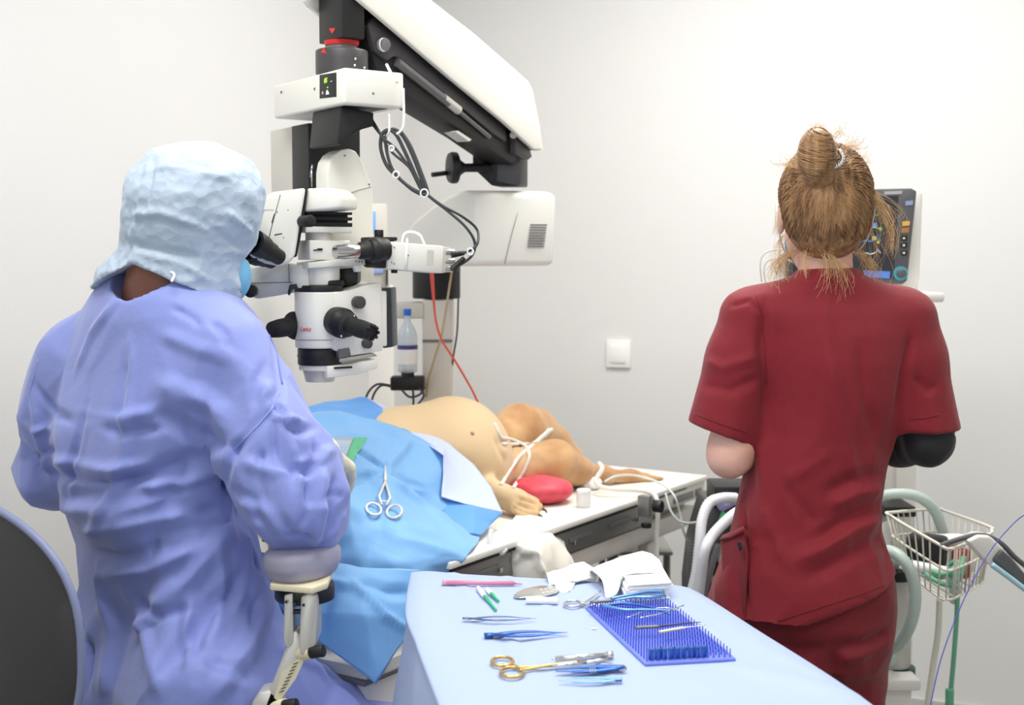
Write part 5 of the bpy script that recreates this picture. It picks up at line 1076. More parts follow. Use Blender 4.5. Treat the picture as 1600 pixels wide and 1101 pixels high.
# haemostat clamped on the drape
def ring_pts(c, a, b, ra2, rb2, n=20): return [c+a*math.cos(t)*ra2+b*math.sin(t)*rb2 for t in [2*math.pi*i/n for i in range(n)]]
M_inst = mat('instrument_steel', (216, 216, 212), .22, .85); M_matt = mat('instrument_satin', (232, 230, 224), .38, .3)
def P_on(x, y, o=.006): q = on(sh_hit, x, y, o); return q if q is not None else P(x, y, 2.42)
h_tip, h_box, r1, r2 = P_on(602, 727), P_on(602, 752, .010), P_on(584, 795, .012), P_on(616, 799, .012)
ht = thing('haemostat', 'silver locking forceps with two finger rings clipped to the blue drape', 'forceps', tuple(h_box))
make('jaws', MB().tube([h_tip, lerp(h_tip, h_box, .5), h_box], lambda t: .0018+.0022*t, 8), M_matt, ht, smooth=180)
ex_ = (r2-r1).normalized(); ed_ = (r1-h_box).normalized()
for rc, s_, xr in ((r1, -1, 584), (r2, 1, 616)):
    dn = (rc-h_box).normalized(); n_ = dn.cross(ray(602, 780)).normalized()
    sh_ = make('shank', MB().tube([h_box, lerp(h_box, rc, .55)-n_*0, rc-dn*.018-ex_*s_*.012], .0027, 8), M_matt, ht, smooth=180)
    make('finger_ring', MB().tube(ring_pts(rc, dn, n_, .019, .0145), .0026, 8, closed=True), M_matt, ht, smooth=180)
make('ratchet', MB().tube([lerp(h_box, r1, .70)+ex_*.004, lerp(h_box, r2, .70)-ex_*.004], .002, 6), M_matt, ht, smooth=180)
# white paper cloth over the table edge
rw = [[(808, 806, 2.78), (835, 800, 2.80), (860, 808, 2.82), (872, 822, 2.84)], [(790, 822, 2.68), (830, 822, 2.68), (858, 820, 2.72), (878, 838, 2.78)], [(784, 850, 2.60), (820, 845, 2.58), (855, 845, 2.62), (888, 860, 2.72)], [(790, 885, 2.59), (830, 880, 2.56), (862, 885, 2.60), (900, 885, 2.70)], [(805, 930, 2.60), (830, 930, 2.57), (865, 930, 2.60), (902, 925, 2.70)]]
sheet('paper_cloth', rw, mat('paper_white', (240, 236, 224), .8), None, cr=[([(805, 850), (835, 865), (850, 900)], .014, .012), ([(830, 820), (840, 860), (850, 890)], .014, -.010), ([(800, 880), (820, 862), (845, 868)], .012, .008)], fac=[(.06, .014, (1, 1, 1.3), 3)], label="crumpled white paper cloth hanging over the table edge below the dog's paw", cat='cloth')
tube_thing('ribbed_tube', [(768, 828, 2.56), (765, 845, 2.54), (770, 858, 2.53), (782, 864, 2.53), (790, 858, 2.54)], .0055, mat('ribbed', (232, 234, 236), .4, bump=[('wave', (120, 120, 120), .001)]), 'short white ribbed tube curling below the drape corner')
# ================================================================ INSTRUMENT TABLE
IZ = .92
M_cloth = mat('table_cover_blue', (168, 186, 224), .6, sheen=.1, bump=[('noise', 12, .0015), ('noise', 500, .0001)])
def Q(x, y, h=0): return PZ(x, y, IZ+h)
tc_ = Q(880, 1040); tr = thing('instrument_stand', 'steel instrument stand hidden under the pale blue cover', 'table', (tc_.x, tc_.y, 0))
LR = [Q(651, 896), Q(645, 955), Q(665, 1010), Q(703, 1102), Q(770, 1260)]; RR = [Q(1076, 920), Q(1180, 986), Q(1262, 1038), Q(1338, 1090), Q(1560, 1250)]
inn = lambda p, q, t: lerp(p, q, t)
far_l, far_r, near_l, near_r = inn(LR[0], RR[0], .05), inn(LR[0], RR[0], .95), inn(LR[4], RR[4], .05), inn(LR[4], RR[4], .95)
dz = V((0, 0, -.03)); mb = MB(); mb.hexa([p+dz for p in (far_l, far_r, near_r, near_l)]+[p+dz+V((0, 0, .022)) for p in (far_l, far_r, near_r, near_l)], .004); make('tray_top', mb, M_steel, tr)
for p in (far_l, far_r, near_r, near_l):
    c = lerp(p, (far_l+far_r+near_l+near_r)/4, .12); lg = make('leg', MB().cyl(V((c.x, c.y, .06)), V((c.x, c.y, IZ-.03)), .0125), M_chrome, tr, smooth=60)
    make('caster', MB().cyl(V((c.x-.012, c.y, .028)), V((c.x+.012, c.y, .028)), .028, bev=.003).cyl(V((c.x, c.y, .03)), V((c.x, c.y, .065)), .006), M_blk, lg)
ce = (far_l+far_r+near_l+near_r)/4; sh4 = [lerp(V((p.x, p.y, .22)), V((ce.x, ce.y, .22)), .12) for p in (far_l, far_r, near_r, near_l)]
make('lower_shelf', MB().hexa(sh4+[p+V((0, 0, .012)) for p in sh4], .002), M_steel, tr)
# cover cloth: top with hanging sides
hang = [(.20, .04), (.10, .022), (0, 0)]
rows = []
for j in range(5):
    L, R_ = LR[j], RR[j]; d = (R_-L).normalized(); row = [L-d*.045+V((0, 0, -.42)), L-d*.03+V((0, 0, -.20)), L-d*.012+V((0, 0, -.03)), L]
    row += [lerp(L, R_, t) for t in (.2, .4, .6, .8)]+[R_, R_+d*.012+V((0, 0, -.03)), R_+d*.03+V((0, 0, -.20)), R_+d*.045+V((0, 0, -.42))]; rows.append(row)
fy = V((0, 1, 0)); fr_ = rows[0]; f1 = [p+fy*.012+V((0, 0, -.03)) for p in fr_]; f2 = [p+fy*.03+V((0, 0, -.22)) for p in fr_]
for i in (0, 1, 2): f1[i] = lerp(fr_[i], fr_[3], .2)+fy*.012; f2[i] = lerp(fr_[i], fr_[3], .4)+fy*.035+V((0, 0, -.02))
for i in (-1, -2, -3): f1[i] = lerp(fr_[i], fr_[-4], .2)+fy*.012; f2[i] = lerp(fr_[i], fr_[-4], .4)+fy*.035+V((0, 0, -.02))
nr_ = rows[-1]; n1 = [p-fy*.012+V((0, 0, -.03)) for p in nr_]; n2 = [p-fy*.03+V((0, 0, -.22)) for p in nr_]
vs, fs = patch([f2, f1]+rows+[n1, n2], 8, 12)
if (vnormals(vs, fs)[:, 2]).sum() < 0: fs = fs[:, ::-1]
side = np.clip((IZ-.01-vs[:, 2])/.05, 0, 1); vs = facets(vs, fs, .12, .03, (1, 1, 2.2), 3, side); vs = faceted(vs, fs, 260, .006, 3, 1.6, .8, side, 1, .4)
flat = 1-side
vs = vs.copy(); hit = cast(vs, fs)
def press(vs, a, b, w, amp):
    a, b = np.array(Q(*a)), np.array(Q(*b)); ba = b-a; t = np.clip((vs-a)@ba/(ba@ba), 0, 1); d = np.linalg.norm((vs-a-t[:, None]*ba), axis=1); vs[:, 2] += amp*np.clip(1-d/w, 0, 1)*flat; return vs
for a, b in (((705, 893), (880, 1101)), ((790, 893), (1010, 1101)), ((940, 893), (1290, 1060))): vs = press(vs, a, b, .007, .004)
vs = press(vs, (925, 889), (990, 893), .05, .006); vs = press(vs, (1160, 1045), (1320, 1085), .03, .003)
vs = press(vs, (648, 900), (660, 1000), .03, .003); vs = press(vs, (905, 1005), (1060, 1090), .02, -.0012)
cover = make('table_cover', thicken(vs, fs, .0015), M_cloth, smooth=180, label='pale blue cloth cover spread over the instrument stand in front', cat='cloth'); cov_hit = cast(vs, fs)
def T_(x, y, h=.0): q = cov_hit(x, y); q = V(q) if q is not None else Q(x, y); return q+V((0, 0, .0012+h))
M_ti = mat('titanium_blue', (44, 92, 170), .3, .6); M_ti2 = mat('titanium_pale', (110, 160, 215), .25, .6); M_gold = mat('gold_handle', (214, 176, 104), .25, .8)
M_gauze = mat('gauze', (246, 246, 244), .85, bump=[('noise', 60, .0015), ('noise', 400, .0005)]); M_pink = mat('pen_pink', (226, 148, 176), .35); M_green = mat('tip_green', (40, 186, 132), .4); M_plw = mat('plastic_white', (244, 244, 240), .35)
def tl(name, label, cat, x, y, group=None): return thing(name, label, cat, T_(x, y), group)
def rod(nm, par, pts, r, m, n=10, flat=.6, sm=5, **k): return make(nm, MB().tube([T_(*p[:2], p[2] if len(p) > 2 else .003) for p in pts], r, n, sm, flat=flat), m, par, smooth=180, **k)
# pen
t = tl('marker_pen', 'slim pink surgical marker pen at the far left of the blue cloth', 'pen', 752, 916)
rod('barrel', t, [(692, 915, .0045), (803, 916, .0045)], lambda q: .0038, M_pink, 14, 1, 1); rod('cap', t, [(691, 915, .0045), (712, 915, .0045)], .0045, mat('pen_cap', (238, 176, 196), .35), 14, 1, 1); rod('tip', t, [(803, 916, .0045), (816, 916, .003)], lambda q: .0022-.0012*q, M_pink, 10, 1, 1)
# two green and white applicators
for (a, b, lb) in (((747, 924), (775, 957), 'green applicator with white cap lying nearer the cloth edge'), ((761, 926), (779, 943), 'green applicator with white cap, the one nearer the pen tip')):
    t = tl('applicator', lb, 'applicator', (a[0]+b[0])/2, (a[1]+b[1])/2, 'green applicators'); m1 = (a[0]+(b[0]-a[0])*.38, a[1]+(b[1]-a[1])*.38)
    rod('cap', t, [(*a, .004), (*m1, .004)], .0042, M_plw, 10, 1, 1); rod('shaft', t, [(*m1, .004), (*b, .003)], lambda q: .0032-.0014*q, M_green, 10, 1, 1)
# little guard plate with holes + white tube
t = tl('blade_instrument', 'flat silver blade-shaped instrument with small round holes', 'instrument', 850, 928)
gp = [T_(*p, .002) for p in ((803, 934), (808, 929), (822, 923), (845, 919), (862, 919), (877, 923), (870, 930), (848, 936), (812, 938), (804, 937))]
make('blade', MB().prism(gp, (0, 0, .0018), .0005), M_inst, t)
for k in range(4):
    for m_ in range(2): make('hole', MB().cyl(T_(846+k*6.5+m_*3, 925.5+m_*5-k*1.2, .0039), T_(846+k*6.5+m_*3, 925.5+m_*5-k*1.2, .0043), .0017), M_wtie, t)
make('eyelet', MB().tube(ring_pts(T_(806, 934, .003), V((1, 0, 0)), V((0, 1, 0)), .003, .005), .0008, 6, closed=True), M_inst, t, smooth=180)
make('white_roll', MB().cyl(T_(822, 944, .0055), T_(872, 945, .0055), .0055, bev=.0008, n=24), M_plw, label='small white roll lying below the silver blade', cat='swab', smooth=60)
make('white_crumb', MB().sphere(T_(928, 984, .001), (.0042, .003, .0016), n=10), M_plw, label='tiny white fleck between the tweezers and the pin mat', cat='swab')
def tweezers(name, label, back, tip, open_, w_, m, m2=None, ribs=0, group=None, h=.004):
    b, t_ = V((*back, 0)), V((*tip, 0)); d = t_-b; n = V((-d.y, d.x, 0)).normalized()
    t = tl(name, label, 'tweezers', *(b+d*.5)[:2], group)
    for s_ in (-1, 1):
        pts = [(0, 0, w_), (.12, .12, w_*1.0), (.35, .9, w_*.9), (.6, 1, w_*.72), (.8, .5, w_*.35), (1, .12, w_*.14)]; pp = []; ws = []
        for (q, o, ww) in pts: c = b+d*q+n*open_*o*s_; pp.append(T_(c.x, c.y, h+(.0012 if s_ > 0 else 0))); ws.append(ww)
        sp = spline([V((*p,)) for p in pp], 4); k_ = len(sp)
        a = make('arm', MB().tube(sp, lambda q: float(np.interp(q, [0, .12, .35, .6, .8, 1], ws)), 8, 0, flat=.35), m, t, smooth=180)
        for r_ in range(ribs):
            q = .42+.035*r_; c = b+d*q+n*open_*s_*.98; z_ = T_(c.x, c.y, h+.0006); make('grip_rib', MB().box(z_, (.0010, w_*2.1, .0026), (V((1, 0, 0)), V((0, 1, 0)), up)), m2 or M_inst, a)
    make('back_joint', MB().tube([T_(*back, h), T_(*(b+d*.10)[:2], h)], w_*1.15, 8, flat=.5), m2 or m, t, smooth=180); return t
tweezers('tweezers', 'dark blue tweezers with fine straight tips, below the green applicators', (723, 972), (838, 972), 3.6, .0030, mat('tweezer_steelblue', (74, 92, 132), .3, .7), M_inst, 4)
tweezers('tweezers', 'bright blue tweezers with a long slender tip, below the dark steel-blue pair', (757, 998), (886, 994), 3.8, .0058, M_ti, M_ti, 0)
# gold-handled needle holder
t = tl('needle_holder', 'long silver needle holder with two gold finger rings', 'needle holder', 850, 1047)
for (c, a, b_) in (((785, 1039), 17, 7), ((800, 1056), 18, 8)):
    cc_ = T_(*c, .004); px_ = S(1, cc_.y); pts = [T_(c[0]+a*math.cos(q), c[1]+b_*math.sin(q), .004) for q in [2*math.pi*i/28 for i in range(28)]]
    make('finger_ring', MB().tube(pts, .0022, 8, closed=True), M_gold, t, smooth=180, label='gold finger ring')
rod('shank', t, [(800, 1042, .004), (812, 1048, .004), (860, 1046, .004), (905, 1041, .005)], .0022, M_gold, 10, .8, 5, label='gold shank'); rod('shank', t, [(812, 1053, .004), (824, 1051, .004), (862, 1047, .006), (905, 1042, .006)], .0022, M_gold, 10, .8, 5, label='gold shank')
rod('box_joint', t, [(862, 1047, .005), (915, 1042, .005)], .0030, M_inst, 10, .8, 1); rod('jaw', t, [(915, 1042, .005), (956, 1036, .005)], lambda q: .0036-.0008*q, M_inst, 10, .8, 1)
t = tl('handpiece', 'short silver cylinder handpiece beside the needle holder tip', 'instrument', 910, 1034)
rod('barrel', t, [(868, 1036, .005), (948, 1031, .005)], .0036, M_inst, 14, 1, 1); rod('end_nut', t, [(948, 1031, .005), (957, 1030, .005)], .0055, M_inst, 12, 1, 1); rod('tip', t, [(868, 1036, .005), (862, 1036, .004)], .0014, M_inst, 8, 1, 1)
tweezers('tweezers', 'broad bright blue tweezers with silver grip dots at the bottom edge', (974, 1050), (868, 1056), 2.6, .0070, M_ti, M_inst, 3, h=.005)
tweezers('tweezers', 'thin pale blue tweezers, nearest the bottom of the picture', (972, 1068), (872, 1070), 2.8, .0036, M_ti2, M_ti, 0, h=.004)
# silver scissors in front of the gauze
t = tl('scissors', 'silver scissors with one ring showing, between gauze and pin mat', 'scissors', 915, 944)
make('finger_ring', MB().tube([T_(895+13*math.cos(q), 948+4.5*math.sin(q), .004) for q in [2*math.pi*i/26 for i in range(26)]], .0022, 8, closed=True), M_inst, t, smooth=180)
rod('blade', t, [(906, 949, .004), (915, 946, .005), (926, 940, .006), (937, 931, .006)], .0022, M_inst, 8, .8, 4); rod('blade', t, [(906, 946, .004), (922, 953, .005), (934, 950, .008)], .0022, M_inst, 8, .8, 4)
# gauze: stack of squares and one crumpled strip
gz = [(938, 908), (1000, 897), (1036, 905), (1046, 935), (975, 941), (966, 938)]
for k in range(12):
    j = [(x+random.uniform(-3, 3)+(0 if k < 9 else 4), y+random.uniform(-1, 1)) for x, y in ((968, 922), (1030, 915), (1045, 940), (978, 946))]
    pts = [Q(x, y)+V((0, 0, .003+k*.0024)) for x, y in j]
    make('gauze_square', MB().prism(pts, (0, 0, .0021), .0008), M_gauze, smooth=40, label='folded white gauze square lying in the stack behind the pin mat', cat='gauze', group='stacked gauze squares')
_rows = [[Q(x, y)+V((0, 0, h)) for x, y, h in r] for r in ([(920, 903, .010), (955, 896, .022), (1000, 893, .034), (1030, 900, .030)], [(925, 912, .022), (960, 908, .034), (1000, 903, .038), (1032, 910, .034)], [(940, 925, .020), (968, 922, .036), (1003, 917, .038), (1036, 922, .034)], [(946, 938, .004), (962, 936, .008), (975, 930, .034), (1036, 925, .033)])]
vs, fs = patch(_rows, 10, 10); fs = fs if vnormals(vs, fs)[:, 2].sum() > 0 else fs[:, ::-1]; vs = facets(vs, fs, .03, .005, seed=4); make('loose_gauze', thicken(vs, fs, .003), M_gauze, smooth=180, label='loose white gauze sheet draped over the top of the gauze stack', cat='gauze')
_rows = [[Q(x, y)+V((0, 0, h)) for x, y, h in r] for r in ([(853, 902, .004), (880, 899, .010), (905, 893, .014), (925, 890, .006)], [(855, 908, .010), (882, 907, .020), (908, 902, .022), (930, 900, .010)], [(857, 918, .004), (882, 920, .010), (905, 915, .010), (932, 908, .004)])]
vs, fs = patch(_rows, 12, 12); fs = fs if vnormals(vs, fs)[:, 2].sum() > 0 else fs[:, ::-1]; vs = facets(vs, fs, .022, .008, seed=8); make('gauze_swab', thicken(vs, fs, .003), M_gauze, smooth=180, label='crumpled white gauze swab left of the gauze stack', cat='gauze')
_rows = [[Q(x, y)+V((0, 0, h)) for x, y, h in r] for r in ([(868, 912, .006), (885, 912, .008), (900, 912, .004)], [(866, 920, .010), (885, 921, .012), (898, 918, .006)], [(872, 928, .002), (884, 929, .003), (893, 924, .002)])]
vs, fs = patch(_rows, 8, 8); fs = fs if vnormals(vs, fs)[:, 2].sum() > 0 else fs[:, ::-1]; vs = facets(vs, fs, .014, .006, seed=9); make('gauze_swab', thicken(vs, fs, .003), M_gauze, smooth=180, label='small twist of gauze lying on the silver blade', cat='gauze')
# pin mat
M_mat = mat('silicone_blue', (112, 132, 226), .45, sss=.1); M_pin = mat('silicone_pin', (76, 92, 206), .45)
c_ = [Q(915, 953), Q(1042, 945), Q(1150, 1034), Q(1008, 1042)]
t = thing('pin_mat', 'blue silicone pin mat holding fine instruments', 'mat', (c_[0]+c_[2])/2)
mh = .004; make('base', MB().prism([p+V((0, 0, .001)) for p in c_], (0, 0, .004), .001), M_mat, t)
for a, b in zip(c_, c_[1:]+c_[:1]): pass
def mp(a, b, h=.005): return lerp(lerp(c_[0], c_[1], a), lerp(c_[3], c_[2], a), b)+V((0, 0, h))
NP, MP = 16, 24; cells = [(i, j) for j in range(MP) for i in range(NP)]; pins = [(mp(.04+.92*i/(NP-1), .03+.94*j/(MP-1))) for i, j in cells]
pins.sort(key=lambda p: p.y); rest = MB(); hp_ = .011; pm = None
for k, p in enumerate(pins):
    if k < 100:
        if pm is None: o = make('pin', MB().cyl(p, p+V((0, 0, hp_)), .0011, .0008, n=7), M_pin, t); pm = o; p0 = p
        else: o = pm.copy(); COL.objects.link(o); o.location = p-p0
    else: rest.cyl(p, p+V((0, 0, hp_)), .0011, .0008, n=6)
make('pins', rest, M_pin, t, kind='stuff')
# blue block of square sockets at the near end
sb = t
for k in range(9):
    a = .10+.073*k; p = mp(a, .955, .006); make('socket', MB().prism([p+V((-.0036, -.002, 0)), p+V((.0036, -.002, 0)), p+V((.0036, .006, 0)), p+V((-.0036, .006, 0))], (0, 0, .014), .0004), M_ti, t)
hz = .018
def on_mat(pts, r, m, nm, par, flat=.6, **k): return make(nm, MB().tube([Q(x, y)+V((0, 0, (q[0] if q else hz))) for x, y, *q in pts], r, 8, 5, flat=flat), m, par, smooth=180, **k)
def mt(name, label, cat, x, y): return thing(name, label, cat, Q(x, y)+V((0, 0, hz-.003)))
g = mt('forceps', 'blue curved forceps with silver joint lying across the pin mat', 'forceps', 985, 965)
on_mat([(941, 966, .019), (975, 963, .020), (1010, 968, .020), (1048, 979, .018)], lambda q: .0042-.0028*q, M_ti, 'arm', g); on_mat([(941, 967, .021), (975, 974, .021), (1010, 974, .021), (1052, 972, .018)], lambda q: .0042-.0028*q, M_ti2, 'arm', g)
on_mat([(924, 960, .019), (958, 957, .019)], .0040, M_mid, 'back_joint', g)
g = mt('forceps', 'pale blue forceps at the far edge of the pin mat', 'forceps', 1010, 953)
on_mat([(955, 957, .022), (985, 952, .023), (1010, 947, .023), (1036, 944, .020)], lambda q: .0030+.0026*q, M_ti2, 'arm', g); on_mat([(960, 960, .022), (990, 957, .024), (1018, 957, .024), (1036, 950, .020)], lambda q: .0024+.0030*q, M_ti2, 'arm', g)
g = mt('lid_speculum', 'thin dark wire speculum lying beside the blue curved forceps', 'instrument', 1040, 968)
on_mat([(980, 984), (1012, 972), (1040, 968), (1062, 973)], .0010, M_inst, 'wire', g, 1); on_mat([(1000, 984), (1030, 978), (1068, 964)], .0010, M_inst, 'wire', g, 1)
g = mt('probe', 'grey-handled probe lying on the near half of the pin mat', 'probe', 1040, 997)
on_mat([(992, 1000), (1030, 998)], .0038, M_mid, 'handle', g); on_mat([(1030, 998), (1070, 993), (1095, 991)], lambda q: .0026-.0018*q, mat('probe_dark', (60, 64, 92), .3, .6), 'tip', g)
g = mt('probe', 'cream-handled probe lying nearest the blue sockets', 'probe', 1060, 1003)
on_mat([(1030, 1007), (1068, 1000)], .0032, M_cream, 'handle', g); on_mat([(1068, 1000), (1085, 998), (1102, 996)], lambda q: .0020-.0014*q, M_inst, 'tip', g)
# loose blue suture thread in front of the wall, held up from the cover edge
make('suture_thread', MB().tube([P(1452, 1110, 1.75), P(1470, 1030, 1.78), P(1500, 950, 1.82), P(1535, 880, 1.86), P(1570, 832, 1.90), P(1610, 800, 1.95), P(1680, 790, 2.0)], .0009, 6, 8), mat('thread_blue', (70, 72, 170), .5), smooth=180, label='thin dark blue thread curving up at the right edge', cat='thread')
# ================================================================ MONITOR, ANAESTHESIA CART, BACKGROUND
M_case = mat('case_white', (236, 233, 226), .4); M_bezel = mat('bezel_grey', (92, 92, 94), .5); M_scr = mat('screen_dark', (44, 48, 54), .25, emit=(50, 56, 62, .25))
AY = 3.05; ac = P(1412, 900, AY)
ct = thing('anaesthesia_cart', 'white anaesthesia cart with a tall column and shelf behind the standing person', 'cart', (ac.x, ac.y, 0))
def cbox(nm, x0, x1, y0, y1, Y, d, m, par=ct, bev=.004, **k):
    a, b = P(x0, y1, Y), P(x1, y0, Y); return make(nm, MB().box(((a.x+b.x)/2, Y+d/2, (a.z+b.z)/2), (b.x-a.x, d, b.z-a.z), None, bev), m, par, **k)
cbox('column', 1386, 1438, 472, 1300, AY, .09, M_case); cbox('column_edge', 1388, 1402, 476, 1300, AY-.004, .006, M_scopeg)
cbox('shelf', 1250, 1477, 457, 472, AY-.12, .32, M_case, bev=.006); cbox('side_post', 1437, 1453, 474, 530, AY+.05, .04, M_bezel)
cbox('base', 1330, 1470, 1390, 1420, AY-.2, .5, M_case, bev=.01); cbox('mid_shelf', 1340, 1440, 1062, 1080, AY-.2, .28, M_case, bev=.006); cbox('lower_case', 1335, 1425, 1078, 1180, AY-.18, .26, M_case)
cbox('black_tray', 1384, 1432, 792, 808, AY-.12, .12, M_blk)
for a in (-1, 1):
    for b in (0, 1): c = V((ac.x+a*.09, ac.y-.12+b*.3, .03)); make('caster', MB().cyl(c-V((.012, 0, 0)), c+V((.012, 0, 0)), .03, bev=.003).cyl(c, c+V((0, 0, .045)), .008), M_blk, ct)
cn = P(1402, 1000, AY-.1)
make('absorber', MB().cyl(P(1398, 1040, AY-.1), P(1398, 880, AY-.1), .036, n=30, bev=.004), mat('absorber_clear', (214, 214, 206), .2, alpha=.8), ct, smooth=50); make('absorber_ring', MB().cyl(P(1400, 1058, AY-.1), P(1400, 1040, AY-.1), .044, n=30, bev=.003), mat('dark_teal', (24, 76, 78), .4), ct, smooth=50); make('absorber_cap', MB().cyl(P(1402, 905, AY-.13), P(1402, 888, AY-.13), .032, n=30, bev=.003), M_blk, ct, smooth=50)
# patient monitor
MY = 2.98
mo = thing('patient_monitor', 'patient monitor with grey bezel and coloured waveforms, partly behind the blond head', 'monitor', P(1330, 452, MY+.05))
mc0 = P(1330, 370, MY+.015)
make('housing', MB().prism([P(x, y, MY+.03) for x, y in ((1228, 300), (1434, 294), (1443, 300), (1438, 440), (1430, 452), (1228, 445))], (0, .09, 0), .008), M_case, mo)
fp = make('front_bezel', MB().prism([P(x, y, MY) for x, y in ((1230, 298), (1425, 294), (1433, 298), (1432, 308), (1418, 438), (1411, 444), (1230, 440))], (0, .03, 0), .004), M_bezel, mo)
def mflat(nm, pts, m, par=fp, o=.0012, **k): return make(nm, MB().prism([P(x, y, MY-o) for x, y in pts], (0, o, 0)), m, par, smooth=0, **k)
sc_ = mflat('screen', ((1238, 310), (1404, 306), (1396, 436), (1238, 432)), M_scr)
Wv = {'wave_green': (86, 190, 70), 'wave_yellow': (224, 206, 60), 'wave_blue': (70, 150, 214), 'wave_white': (210, 210, 210)}
def wave(y, col, f, x0=1242, x1=1378):
    pts = []
    for x in range(x0, x1, 2): pts.append(P(x, y-5*math.exp(-((x % f)-f*.3)**2/6)*1.6+1.0*math.sin(x*.5), MY-.0018))
    make('waveform', MB().tube(pts, .0009, 4), mat(col, Wv[col], .5, emit=Wv[col]+(.5,)), sc_, smooth=0)
wave(336, 'wave_green', 24); wave(356, 'wave_yellow', 30); wave(376, 'wave_blue', 34); wave(396, 'wave_white', 40)
for (x, y, t_, c, h) in ((1383, 330, '72', 'wave_green', .018), (1383, 358, '98', 'wave_yellow', .018), (1381, 384, '36', 'wave_blue', .016)): pass
for (x, y, c, w_, h_) in ((1366, 352, 'wave_blue', 8, 4), (1376, 358, 'wave_green', 4, 2.5), (1366, 372, 'wave_yellow', 7, 3), (1372, 378, 'wave_yellow', 3, 2)): mflat('readout', ((x-w_/2, y-h_), (x+w_/2, y-h_), (x+w_/2, y+h_), (x-w_/2, y+h_)), mat(c, Wv[c], .5), sc_, .002)
mflat('info_bar', ((1350, 422), (1391, 424), (1390, 435), (1350, 433)), mat('screen_blue', (86, 128, 206), .5, emit=(86, 128, 206, .4)), sc_, .002)
mflat('top_strip', ((1382, 299), (1410, 298), (1409, 303), (1382, 304)), mat('strip_pale', (186, 186, 188), .5))
mflat('key', ((1415, 314), (1427, 313), (1426, 320), (1415, 321)), mat('key_blue', (150, 166, 206), .5)); mflat('key', ((1410, 346), (1422, 345), (1421, 352), (1410, 353)), mat('key_amber', (232, 184, 86), .5)); mflat('key', ((1409, 356), (1421, 355), (1420, 363), (1408, 364)), mat('key_orange', (176, 122, 72), .5))
for y in (372, 383, 395): kk = mflat('key', ((1408, y-4), (1418, y-4), (1417, y+4), (1407, y+4)), M_blk); mflat('key_mark', ((1411, y-1.5), (1414, y-1.5), (1414, y+1.5), (1411, y+1.5)), M_wtie, kk, .0024)
kd = P(1407, 427, MY); kb = make('rotary_ring', MB().cyl(kd, kd-V((0, .004, 0)), .0165, n=30), mat('ring_teal', (70, 158, 178), .4, emit=(70, 158, 178, .2)), fp, smooth=50); make('rotary_knob', MB().cyl(kd, kd-V((0, .016, 0)), .0115, .010, n=28, bev=.001), M_bezel, kb, smooth=50)
make('monitor_foot', MB().cyl(P(1424, 455, MY+.05), P(1424, 440, MY+.05), .014, bev=.002), M_case, mo)
for (pts, lb) in (([(1190, 440), (1188, 412), (1194, 396), (1212, 390), (1232, 392), (1245, 400)], 'thin grey monitor lead looping at the left of the neck, outer one'), ([(1196, 442), (1194, 418), (1202, 406), (1222, 404), (1240, 410)], 'thin grey monitor lead looping at the left of the neck, inner one')):
    tube_thing('monitor_lead', [(x, y, 2.9) for x, y in pts]+[(1250, 420, 2.96)], .0018, M_scopeg, lb, 'cable')
# coil of dark cable at the elbow
tube_thing('cable_coil', [(1436, 640, 3.08), (1470, 652, 3.02), (1480, 644, 3.02), (1492, 650, 3.03), (1498, 662, 3.04), (1490, 672, 3.03), (1478, 664, 3.02), (1484, 656, 3.02), (1494, 666, 3.03), (1486, 680, 3.02), (1476, 674, 3.02), (1470, 684, 3.04), (1436, 690, 3.08)], .0032, M_cable, 'small coil of dark cable beside the black sleeve', 'cable')
# wire basket
bz = P(1400, 800, 2.82); M_wire = mat('wire_white', (232, 228, 214), .4)
t = thing('wire_basket', 'cream wire basket hung on the cart, filled with tubing and supplies', 'basket', P(1450, 935, 2.78))
rimp = [P(1392, 806, 2.76), P(1470, 852, 2.62), P(1482, 857, 2.615), P(1496, 854, 2.63), P(1546, 834, 2.80), P(1549, 828, 2.84), P(1545, 822, 2.88), P(1475, 797, 3.0), P(1466, 795, 3.0), P(1396, 800, 2.84)]
low = [P(1412, 890, 2.78), P(1466, 932, 2.67), P(1478, 936, 2.665), P(1492, 934, 2.68), P(1532, 912, 2.82), P(1535, 906, 2.85), P(1531, 900, 2.88), P(1474, 880, 2.97), P(1466, 878, 2.97), P(1414, 884, 2.86)]
mid = [lerp(a, b, .42) for a, b in zip(rimp, low)]
mk = lambda pts, r: MB().tube(pts, r, 8, 5, closed=True)
make('rim', mk(rimp, .0036), M_wire, t, smooth=180); make('middle_band', mk(mid, .0026), M_wire, t, smooth=180); make('lower_band', mk(low, .0026), M_wire, t, smooth=180)
ra3, lo3 = spline(rimp, 8, True), spline(low, 8, True); cum = [0]
for a, b in zip(ra3, ra3[1:]+ra3[:1]): cum.append(cum[-1]+(b-a).length)
NW = 44
for k in range(NW):
    s_ = cum[-1]*k/NW; i = max(j for j in range(len(ra3)) if cum[j] <= s_); a, b = ra3[i], lo3[i]; make('wire', MB().tube([a, lerp(a, b, .5)+V((0, 0, 0)), b], .0018, 6), M_wire, t, smooth=180)
for k in range(7): a, b = lerp(low[0], low[7], k/6), lerp(low[2], low[5], k/6); make('floor_wire', MB().tube([a, b], .0018, 6), M_wire, t, smooth=180)
